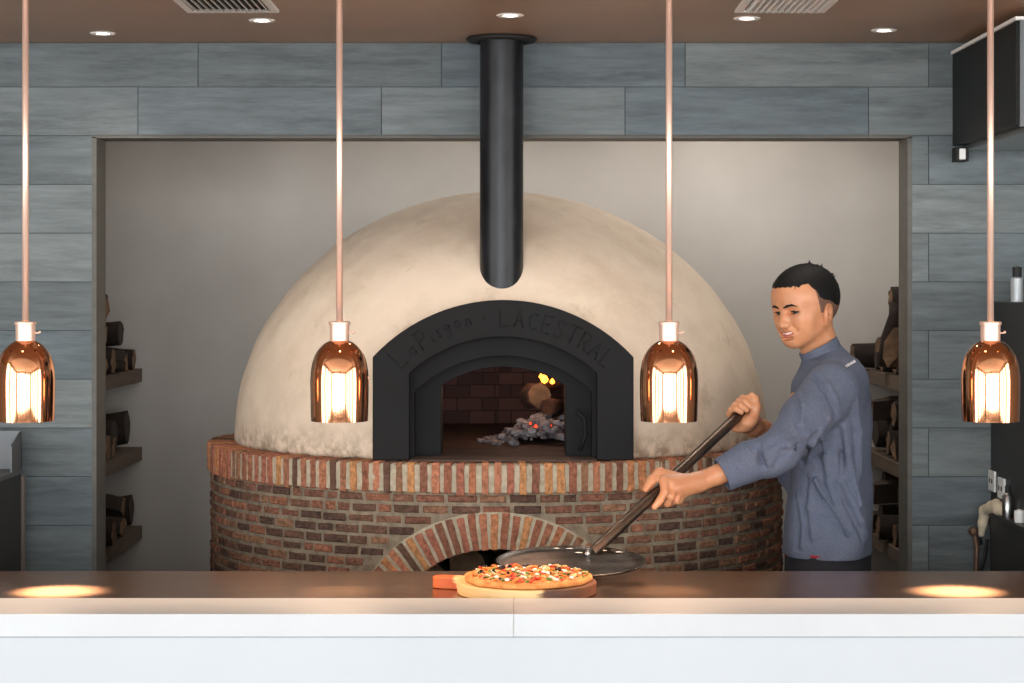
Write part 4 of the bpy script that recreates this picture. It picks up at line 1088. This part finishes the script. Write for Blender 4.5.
# ---- right hand (upper, far arm): fist round the handle end, palm side to the camera
def grip_chain(C, s, u, n, b, rad, a0, a1, r0, r1, base=None, steps=5):
    pts = [] if base is None else [base]
    for i in range(steps):
        a = math.radians(a0 + (a1-a0)*i/(steps-1))
        pts.append(C + u*s + rad*(math.cos(a)*n + math.sin(a)*b))
    m = len(pts); g.chain(pts, [r0 + (r1-r0)*i/(m-1) for i in range(m)], k=.0035)
C = on_handle(742.5)
away = unit(np.array((0,1,0)) - hu*hu[1])                 # perpendicular to the handle, pointing from the camera
side = np.cross(hu, away); side = side if side[0] < 0 else -side   # to the upper left of the handle in the picture
pn = unit(away*.55 - side*.83)                            # from handle to palm: behind and to the lower right
pb = unit(side*.55 + away*.83)                             # fingers go round behind and over the top left
palm = C + pn*.030
g.ell(palm - hu*.002, (.042,.017,.036), np.stack([hu, pn, np.cross(hu,pn)],1), k=.008)
g.ell(C - side*.026 - away*.012 - hu*.012, (.024,.016,.022), np.stack([hu, pn, np.cross(hu,pn)],1), k=.012)   # heel of the thumb
g.chain([wrR, wrR*.4+palm*.6, palm], [.0235,.024,.022], k=.018)
for i, s in enumerate((.027,.0095,-.008,-.0245)):
    grip_chain(C, s, hu, pn, pb, .0235+[0,.001,.0005,-.001][i], 20, [232,240,236,224][i], [.0098,.0102,.0096,.0086][i], [.0078,.0082,.0078,.007][i], base=palm + hu*s*1.05, steps=6)
tb = C - side*.024 - away*.018 + hu*.006
g.chain([tb, C - side*.012 - away*.027 + hu*.020, C + side*.006 - away*.030 + hu*.031, C + side*.017 - away*.026 + hu*.034], [.0135,.0115,.0100,.0082], k=.006)
# ---- left hand (lower, near arm): back of the hand to the camera, thumb along the handle
C2 = on_handle(662)
tow = -away
K = [C2 + tow*.026 + side*.012 - hu*.004, C2 + tow*.027 - side*.010 + hu*.004, C2 + tow*.022 - side*.028 + hu*.014, C2 + tow*.014 - side*.043 + hu*.026]   # knuckles index..little
base = wrL*.86 + K[1]*.14
for k_, r_ in zip(K, (.0125,.0125,.0118,.0105)):
    g.cap(wrL*.80+k_*.20, k_, .0165, r_, k=.014)
g.cap(wrL, (K[1]+K[2])/2, .0215, .016, k=.012)
# index: over the near side of the handle, pointing down it
g.chain([K[0], C2 - hu*.026 + tow*.029 - side*.008, C2 - hu*.048 + tow*.022 - side*.016, C2 - hu*.064 + tow*.012 - side*.020], [.0118,.0100,.0090,.0075], k=.004)
g.chain([K[1], C2 - hu*.018 + tow*.028 - side*.026, C2 - hu*.026 + tow*.010 - side*.034, C2 - hu*.022 - tow*.010 - side*.026], [.0118,.0100,.0092,.0078], k=.004)
g.chain([K[2], C2 - hu*.004 + tow*.018 - side*.042, C2 - hu*.008 - tow*.002 - side*.040, C2 - hu*.004 - tow*.018 - side*.022], [.0112,.0096,.0088,.0074], k=.004)
g.chain([K[3], C2 + hu*.012 + tow*.004 - side*.050, C2 + hu*.010 - tow*.012 - side*.040, C2 + hu*.012 - tow*.020 - side*.022], [.0100,.0086,.0080,.0068], k=.004)
# thumb on the upper left side
g.chain([wrL*.62+C2*.38 + side*.010, C2 + hu*.012 + side*.030 + tow*.010, C2 - hu*.020 + side*.030 + tow*.008, C2 - hu*.047 + side*.024 + tow*.004], [.0160,.0128,.0105,.0078], k=.008)
body_me = g.mesh('person'); del g
man = link('person', body_me, M['skin']); relax(man, 2, .5)
tag(man, 'smiling dark-haired man in a blue chambray jacket holding the pizza peel', 'person')
def child(name, me, m, it=0):
    o = link(name, me, m, None); o.parent = man
    if it: relax(o, it)
    return o
# eyes, brows, lips, teeth
from mathutils.bvhtree import BVHTree
bm = bmesh.new(); bm.from_mesh(body_me); skin_tree = BVHTree.FromBMesh(bm); bm.free()
def Hs(y, z, off=0.):
    o_ = Vector(H(.2, y, z)); r = skin_tree.ray_cast(o_, Vector(-HR[:,0]))
    return np.array(r[0]) + HR[:,0]*off if r[0] else H(.09,y,z)
for s in (-1,1):
    b = MB(); c = H(.0708,s*.032,.0005); n_ = 14; vs = []; fs = []
    def sph(c, r, mi, b=b):
        N = 20; vs = []
        for p in range(1, 12):
            a = -PI/2 + PI*p/12
            for k in range(N): vs.append(c + r*np.array((math.cos(a)*math.cos(2*PI*k/N), math.cos(a)*math.sin(2*PI*k/N), math.sin(a))))
        fs = [(p*N+k, p*N+(k+1)%N, (p+1)*N+(k+1)%N, (p+1)*N+k) for p in range(10) for k in range(N)] + [tuple(range(N-1,-1,-1)), tuple(10*N+k for k in range(N))]
        b.add(vs, fs, mi)
    sph(c, .0136*HSC, 0); sph(c + HR @ np.array((.0058,.0005,-.0012)), .0095*HSC, 1)
    o = b.build('eye', [M['eye_white'], M['iris']], None, True); o.parent = man
    o.location = (0,0,0)
def small(name, m, fn, lo, hi, st=.0012, it=1):
    gg = Sdf(np.arange(lo[0],hi[0],st), np.arange(lo[1],hi[1],st), np.arange(lo[2],hi[2],st)); fn(gg)
    me = gg.mesh(name); return child(name, me, m, it)
def bb(pts, m=.02):
    a = np.array(pts); return a.min(0)-m, a.max(0)+m
for s in (-1,1):
    ps = [Hs(s*.011,.0185,.0004), Hs(s*.022,.0225,.0006), Hs(s*.036,.0245,.0004), Hs(s*.050,.0195,.0)]
    small('eyebrow', M['hair'], lambda q: q.chain(ps, [.0020,.0030,.0026,.0010], k=.002), *bb(ps), st=.0009)
    ps2 = [Hs(s*.0185,.0035,.0), Hs(s*.027,.0062,.0004), Hs(s*.037,.0060,.0004), Hs(s*.0470,.0022,.0)]
    small('eyelash', M['hair'], lambda q: q.chain(ps2, [.0008,.0014,.0014,.0009], k=.001), *bb(ps2), st=.0007)
ps = [H(.0815,-.0275,-.0478), H(.0925,-.017,-.0533), H(.0972,-.006,-.0548), H(.0975,0,-.0556), H(.0972,.006,-.0548), H(.0925,.017,-.0533), H(.0815,.0275,-.0478)]
small('upper_lip', M['lips'], lambda q: q.chain(ps, [.0008,.0013,.0017,.0015,.0017,.0013,.0008], k=.0015), *bb(ps), st=.0009)
pl = [H(.0815,-.0275,-.0483), H(.0905,-.017,-.0612), H(.0950,-.006,-.0658), H(.0950,.006,-.0658), H(.0905,.017,-.0612), H(.0815,.0275,-.0483)]
small('lower_lip', M['lips'], lambda q: q.chain(pl, [.0010,.0026,.0035,.0035,.0026,.0010], k=.002), *bb(pl), st=.0009)
pt = [H(.0812,-.021,-.0540), H(.0890,-.012,-.0568), H(.0914,0,-.0580), H(.0890,.012,-.0568), H(.0812,.021,-.0540)]
small('teeth', M['teeth'], lambda q: q.chain(pt, [.0030,.0044,.0050,.0044,.0030], k=.001), *bb(pt), st=.0009)
# hair: cap over the skull with cropped sides, brushed-forward fringe and a ruffled crown
lo, hi = HC - .16, HC + .17
q = Sdf(np.arange(lo[0],hi[0],.002), np.arange(lo[1],hi[1],.002), np.arange(lo[2]+.06,hi[2],.002))
q.ell(H(-.010,0,.038), (.0955,.0755,.0850), HR, k=0)
q.ell(H(.024,0,.052), (.056,.063,.050), HR, k=.03)
X, Y, Z = q.pts((slice(None),)*3)
U = ((X-HC[0])*HR[0,0] + (Y-HC[1])*HR[1,0] + (Z-HC[2])*HR[2,0])/HSC
V = ((X-HC[0])*HR[0,1] + (Y-HC[1])*HR[1,1] + (Z-HC[2])*HR[2,1])/HSC
Wz = ((X-HC[0])*HR[0,2] + (Y-HC[1])*HR[1,2] + (Z-HC[2])*HR[2,2])/HSC
aV = np.abs(V)
edge = np.interp(U, [-.10,-.06,-.028,-.012,.010,.026,.038,.050,.09], [-.008,-.004,.012,.022,.026,.034,.060,.080,.078])
edge = edge + .0015*np.sin(U*400)+.0015*np.sin(V*320)
q.d = np.maximum(q.d, (edge - Wz)*.8).astype(np.float32)
rn = random.Random(4)
def surf(u, v, w=.0): return .038 + .0850*math.sqrt(max(.02, 1-((u+.010)/.0995)**2-(v/.0785)**2)) + w
for i in range(30):           # fringe brushed forward
    v = -.056 + .112*i/29; c0 = .0865*math.sqrt(max(.05, 1-(v/.080)**2))
    k0_ = (.4+.6*rn.random())
    a = H(c0-.030, v*.92, .101); m_ = H(c0-.002, v*1.0, .086); e_ = H(c0+.0065+rn.uniform(-.001,.003), v*1.02+rn.uniform(-.004,.004), .083 - .022*k0_ + abs(v)*.10)
    q.chain([a, m_, e_], [.0075,.0052,.0019], k=.0015)
for i in range(240):          # ruffled crown
    u_ = rn.uniform(-.098,.070); v = rn.uniform(-.068,.068)
    if ((u_+.010)/.0995)**2+(v/.0785)**2 > .93: continue
    h = surf(u_, v, -.003)
    a = H(u_, v, h); crown = max(0, 1-abs(u_+.025)/.055)
    L_ = rn.uniform(.004,.008) + crown*rn.uniform(.002,.024)
    n_ = np.array(((u_+.01)/.0995**2, v/.0785**2, (h-.038)/.088**2)); n_ /= np.linalg.norm(n_)
    tip = np.array((u_, v, h)) + n_*L_ + np.array((rn.uniform(-.016,.006), rn.uniform(-.006,.006), 0))
    q.chain([a, H(*tip)], [.0042,.0010], k=.0015)
for i in range(70):           # strands over the cropped back and side edge
    u_ = rn.uniform(-.075,.02); sg = rn.choice((-1,1))
    v = sg*.0775*math.sqrt(max(.0,1-((u_+.010)/.1)**2-.05)); ez = float(np.interp(u_, [-.10,-.06,-.028,-.012,.010,.026], [-.008,-.004,.012,.022,.026,.034]))
    q.chain([H(u_, v*.96, ez+.02), H(u_+rn.uniform(-.004,.004), v*.985, ez-rn.uniform(.002,.007))], [.004,.0006], k=.002)
q.d = np.maximum(q.d, -(np.sqrt(((U-.004)/.016)**2 + ((aV-.078)/.02)**2 + ((Wz+.004)/.03)**2)-1)*.015).astype(np.float32)
child('hair', q.mesh('hair'), M['hair'], 0)
q = Sdf(np.arange(lo[0],hi[0],.002), np.arange(lo[1],hi[1],.002), np.arange(lo[2]+.06,hi[2],.002))
q.ell(H(-.010,0,.034), (.0935*1,.0745,.0855), HR, k=0)
q.ell(H(.026,0,-.020), (.0585,.0590,.070), HR, k=.03); q.ell(H(.038,0,.046), (.050,.0625,.052), HR, k=.03)
lower = np.interp(U, [-.10,-.07,-.035,-.026,-.008,.006,.020,.030,.040], [-.045,-.045,-.035,.008,.004,-.012,-.010,.022,.070])
q.d = np.maximum(q.d, (lower - Wz)*.8).astype(np.float32); q.d = np.maximum(q.d, (U-.040)*.8).astype(np.float32)
child('cropped_hair', q.mesh('cropped_hair'), M['stubble'], 0)

# jacket
xs = np.arange(.44,1.02,.0036); ys = np.arange(4.66,5.46,.0036); zs = np.arange(.98,1.64,.0036)
g = Sdf(xs, ys, zs)
def yz(px, py): return py
def sect(cx_px, z, a, bz, D=5.14):   # torso section: centre column in the photo
    return np.array(((cx_px-HX)*D/F, D, z)), a, bz
secs = [sect(829,.985,.112,.175), sect(829,1.06,.109,.172), sect(829,1.16,.104,.168), sect(830,1.26,.104,.176), sect(831,1.34,.104,.184), sect(832,1.41,.094,.178), sect(833,1.455,.076,.150), sect(832,1.49,.055,.10)]
X, Y, Z = g.pts((slice(None),)*3)
zz = [s[0][2] for s in secs]
cx = np.interp(Z, zz, [s[0][0] for s in secs]); A = np.interp(Z, zz, [s[1] for s in secs]); B = np.interp(Z, zz, [s[2] for s in secs])
U = (X-cx)*TF[0] + (Y-5.14)*TF[1]; V = (X-cx)*TL[0] + (Y-5.14)*TL[1]
k0 = (np.abs(U/A)**2.3 + np.abs(V/B)**2.3)**(1/2.3)
d = (k0-1)*np.minimum(A,B)*.92
fold = .0040*np.sin(U*38 + Z*24 + 1.5*np.sin(V*14)) * np.clip((1.36-Z)/.2,0,1) + .0030*np.sin(V*46+Z*9+2*np.sin(Z*13))
d = np.maximum(np.maximum(d + fold, 1.008 - Z), Z-1.492)
g.d = d.astype(np.float32)
g.ell(neckb+TU*-.050+TL*.0, (.072,.125,.045), TR, k=.04)
g.cap(W(829,360,5.125), W(845,381,5.10), .046, .058, k=.03)
g.cap(W(825,362,5.11), W(836,384,5.03), .046, .053, k=.03)
g.cap(W(823,370,5.12), W(819,388,5.13), .047, .068, k=.03)
# sleeves
g.chain([shR+TU*-.005, shR*.5+elR*.5, elR], [.066,.056,.050], k=.03)
g.chain([elR, elR*.42+wrR*.58], [.050,.040], k=.02)
upm = shL*.5+elL*.5
g.chain([shL+TU*-.002, upm+TU*.002, elL], [.070,.058,.049], k=.022)
cuff0 = elL*.66+wrL*.34; cuff1 = elL*.26+wrL*.74
# the near forearm: sleeve bunches at the elbow, wide turned-back cuff
c0 = W(752,460,4.795); c1 = W(722,475,4.785)
g.chain([elL, W(768,457,4.795), c0, c0*.6+c1*.4], [.049,.048,.045,.040], k=.015)
# folds across the elbow and under the arm
fd = unit(c1-c0)
for (p_, r_) in ((W(770,444,4.745),.007),(W(778,462,4.745),.006),(W(764,452,4.75),.006),(W(790,452,4.77),.006)):
    t1 = unit(np.array((.25,0,1.))); g.cap(p_-t1*.028+fd*.01, p_+t1*.022-fd*.012, r_*.7, r_*1.3, k=.010, mode='sub')
for (a_, b_, r_) in ((W(806,425,4.92),W(835,405,4.93),.006),(W(812,450,4.95),W(828,400,4.93),.007),(W(820,470,4.96),W(850,520,4.97),.006),(W(800,445,4.95),W(812,500,4.97),.005),(W(842,455,4.965),W(856,515,4.985),.006)):
    g.cap(a_, b_, r_*.6, r_*1.4, k=.014, mode='sub')
for (a_, b_, r_) in ((W(808,432,4.93),W(838,414,4.93),.004),(W(815,480,4.965),W(848,535,4.965),.004),(W(846,450,4.97),W(862,505,5.0),.004)):
    g.cap(a_, b_, r_, r_*.5, k=.016)
tmp = g.mesh('fold_guide'); bm = bmesh.new(); bm.from_mesh(tmp); ft = BVHTree.FromBMesh(bm); bm.free(); bpy.data.meshes.remove(tmp)
def onj(px, py, out=0.):
    d_ = (P(px,py,5)-Vector((0,0,EYE))).normalized(); r = ft.ray_cast(Vector((0,0,EYE)), d_)
    return np.array(r[0] - d_*out) if r[0] else None
def crease(pxs, r, k, mode, out):
    ps_ = [onj(x, y, out) for x, y in pxs]; ps_ = [p_ for p_ in ps_ if p_ is not None]
    if len(ps_) > 1:
        m_ = len(ps_); g.chain(ps_, [max(.0012, r*math.sin(PI*(i+.6)/(m_+.2))) for i in range(m_)], k=k, mode=mode)
CR = [([(758,436),(761,446),(763,456),(765,466)],.0060), ([(768,452),(785,447),(803,438),(820,427)],.0050),
      ([(826,420),(817,432),(809,446),(803,462)],.0060), ([(818,440),(821,460),(825,485),(832,505)],.0045),
      ([(838,484),(848,504),(858,524),(863,540)],.0055), ([(853,405),(856,435),(857,475)],.0045), ([(808,480),(806,510),(809,540)],.0035),
      ([(796,395),(800,408),(798,425)],.0032), ([(812,376),(824,388),(832,402),(836,420)],.0030), ([(840,430),(844,455),(842,480)],.0040), ([(795,500),(800,525),(798,548)],.003), ]
for pxs, r in CR:
    crease(pxs, r*.95, .016, 'sub', 0.0)
for pxs, r in CR:
    crease([(x+3.5, y-2.5) for x, y in pxs], r, .014, 'add', -.002)
jk = g.mesh('jacket'); child('jacket', jk, M['chambray'], 2); 
# cuff: hollow tube
g2 = Sdf(np.arange(c1[0]-.06,c0[0]+.07,.0022), np.arange(4.70,4.88,.0022), np.arange(min(c0[2],c1[2])-.07,max(c0[2],c1[2])+.07,.0022))
g2.chain([c0+(c0-c1)*.12, c1-(c0-c1)*.12], [.052,.0405], k=0)
g2.chain([c1+(c1-c0)*-.14, c1+(c1-c0)*1.2], [.0365,.0365], k=0, mode='sub')
g2.half(c1, c1-c0); g2.half(c0, c0-c1)
child('sleeve_cuff', g2.mesh('sleeve_cuff'), M['chambray'], 2)
ce = elR*.50+wrR*.50; cd0 = elR*.70+wrR*.30
g3 = Sdf(np.arange(ce[0]-.07,cd0[0]+.07,.0026), np.arange(min(ce[1],cd0[1])-.07,max(ce[1],cd0[1])+.07,.0026), np.arange(min(ce[2],cd0[2])-.07,max(ce[2],cd0[2])+.07,.0026))
g3.chain([cd0, ce], [.047,.042], k=0); g3.half(ce-(cd0-ce)*.0, ce-cd0); g3.chain([ce, ce+(ce-cd0)], [.036,.036], k=0, mode='sub')
child('sleeve_cuff', g3.mesh('sleeve_cuff'), M['chambray'], 2)
# stand collar: tilted ring round the neck
cc = W(820.5,351.5,5.12); cn = unit(np.array(H(-.01,0,-.03)) - neckb + np.array((-.005,0,0)))
cn = unit(np.array((-.46,-.10,1.0)))
e1 = unit(TF - cn*(TF@cn)); e2 = np.cross(cn, e1)
N = 64; b = MB(); vs = []
for (off, rr_, hh) in ((0,1,-.030),(0,.985,-.006),(0,.97,.021),(0,.96,.0225),(-.005,.955,.022),(-.0055,.97,-.01),(-.006,.99,-.030)):
    for k in range(N):
        qa = 2*PI*k/N; fr_ = math.cos(qa)
        ra = .0540+off; rb = .0650+off
        drop = -.006*max(0,fr_)
        vs.append(cc + e1*(ra*rr_*math.cos(qa)) + e2*(rb*rr_*math.sin(qa)) + cn*(hh + drop*(1 if hh > 0 else 0)))
L7 = 7
b.add(vs, [(i*N+k, i*N+(k+1)%N, ((i+1)%L7)*N+(k+1)%N, ((i+1)%L7)*N+k) for i in range(L7) for k in range(N)])
o = b.build('collar', M['chambray'], None, True, auto=.8); o.parent = man; o.location = (0,0,0)
# printed mark on the back yoke and a seam under the collar
def snap(px, py, D0):   # first point of the jacket seen there
    o_ = Vector((0,0,EYE)); d_ = (P(px,py,5)-o_).normalized(); return o_, d_
bm = bmesh.new(); bm.from_mesh(jk); tree = BVHTree.FromBMesh(bm); bm.free()
def hit(px, py):
    o_, d_ = snap(px, py, 5); r = tree.ray_cast(o_, d_); return (r[0], r[1]) if r[0] else (P(px,py,5.05), Vector((0,-1,0)))
b = MB(); A0 = (845.5,367); A1 = (855,361)
rows = []
dx, dy = (A1[0]-A0[0]), (A1[1]-A0[1]); L_ = math.hypot(dx,dy); nx_, ny_ = -dy/L_, dx/L_
# small white lettering block made of short raised strokes
for i in range(7):
    t0, t1 = i/7+.01, (i+.78)/7
    for (v0, v1, ta, tb_) in ((-1.4,1.4,t0,t0+.07), (-.5+.3*(i%2),.4+.3*(i%2),t0,t1), (.8,1.4,t0,t1)):
        vs = []
        for (t, v) in ((ta,v0),(tb_,v0),(tb_,v1),(ta,v1)):
            h_, n_ = hit(A0[0]+dx*t+nx_*v, A0[1]+dy*t+ny_*v); vs.append(h_ + n_*.0022)
        b.add(vs, [(0,1,2,3)])
o = b.build('printed_mark', M['print'], None); o.parent = man; o.location = (0,0,0)
o.modifiers.new('t','SOLIDIFY').thickness = .0006
o['label'] = 'small white printed wording on the back of the shoulder'
# undershirt edge, trousers, shoes
b = MB(); N = 48; vs = []
for z in (.998,1.02):
    for k in range(N):
        qa = 2*PI*k/N; p_ = np.array(((828-HX)*5.14/F,5.14,z)) + TF*.110*math.cos(qa) + TL*.172*math.sin(qa); vs.append(p_)
b.add(vs, [(k,(k+1)%N,N+(k+1)%N,N+k) for k in range(N) if -.25 < math.cos(2*PI*(k+.5)/N) ]); o = b.build('undershirt', M['red_cloth'], None, True); o.parent = man; o.location = (0,0,0)
o.modifiers.new('t','SOLIDIFY').thickness = .003
g = Sdf(np.arange(.55,1.05,.008), np.arange(4.85,5.45,.008), np.arange(.03,1.04,.008))
g.ell(pel+TU*.0, (.108,.172,.12), TR, k=0); g.ell(pel+TU*.06, (.104,.168,.09), TR, k=.03)
for h_, k_, a_ in zip(hips, kn, an): g.chain([h_, k_, a_], [.094,.07,.052], k=.04)
g.half((0,0,.045), (0,0,-1))
child('trousers', g.mesh('trousers'), M['trousers'], 3)
for a_ in an:
    t_ = np.array((-.97,.1,0)); g = Sdf(np.arange(a_[0]-.26,a_[0]+.12,.006), np.arange(a_[1]-.12,a_[1]+.12,.006), np.arange(-.01,.16,.006))
    g.chain([a_+t_*-.04+TU*-.045, a_+t_*.06+TU*-.04, a_+t_*.17+TU*-.052], [.044,.046,.038], k=.02); g.cap(a_, a_+TU*.02, .045, k=.02); g.half((0,0,.003), (0,0,-1))
    child('shoe', g.mesh('shoe'), M['shoe'], 2)


# ------------------------------------------------------------------ camera, world, view
cd = bpy.data.cameras.new('camera'); cd.sensor_fit = 'HORIZONTAL'; cd.sensor_width = 36
cd.lens = F/1024*36; cd.shift_x = 0; cd.shift_y = -(341.5-HY)/1024
cam = bpy.data.objects.new('camera', cd); COL.objects.link(cam); cam.location = (0,0,EYE); cam.rotation_euler = (PI/2,0,0)
sc.camera = cam
w = bpy.data.worlds.new('world'); sc.world = w; w.use_nodes = True
bg = w.node_tree.nodes['Background']; bg.inputs['Color'].default_value = (.8,.9,1,1); bg.inputs['Strength'].default_value = 1.0
sc.view_settings.view_transform = 'Standard'; sc.view_settings.look = 'None'; sc.view_settings.gamma = 1
sc.view_settings.use_curve_mapping = False; sc.view_settings.exposure = 0.1
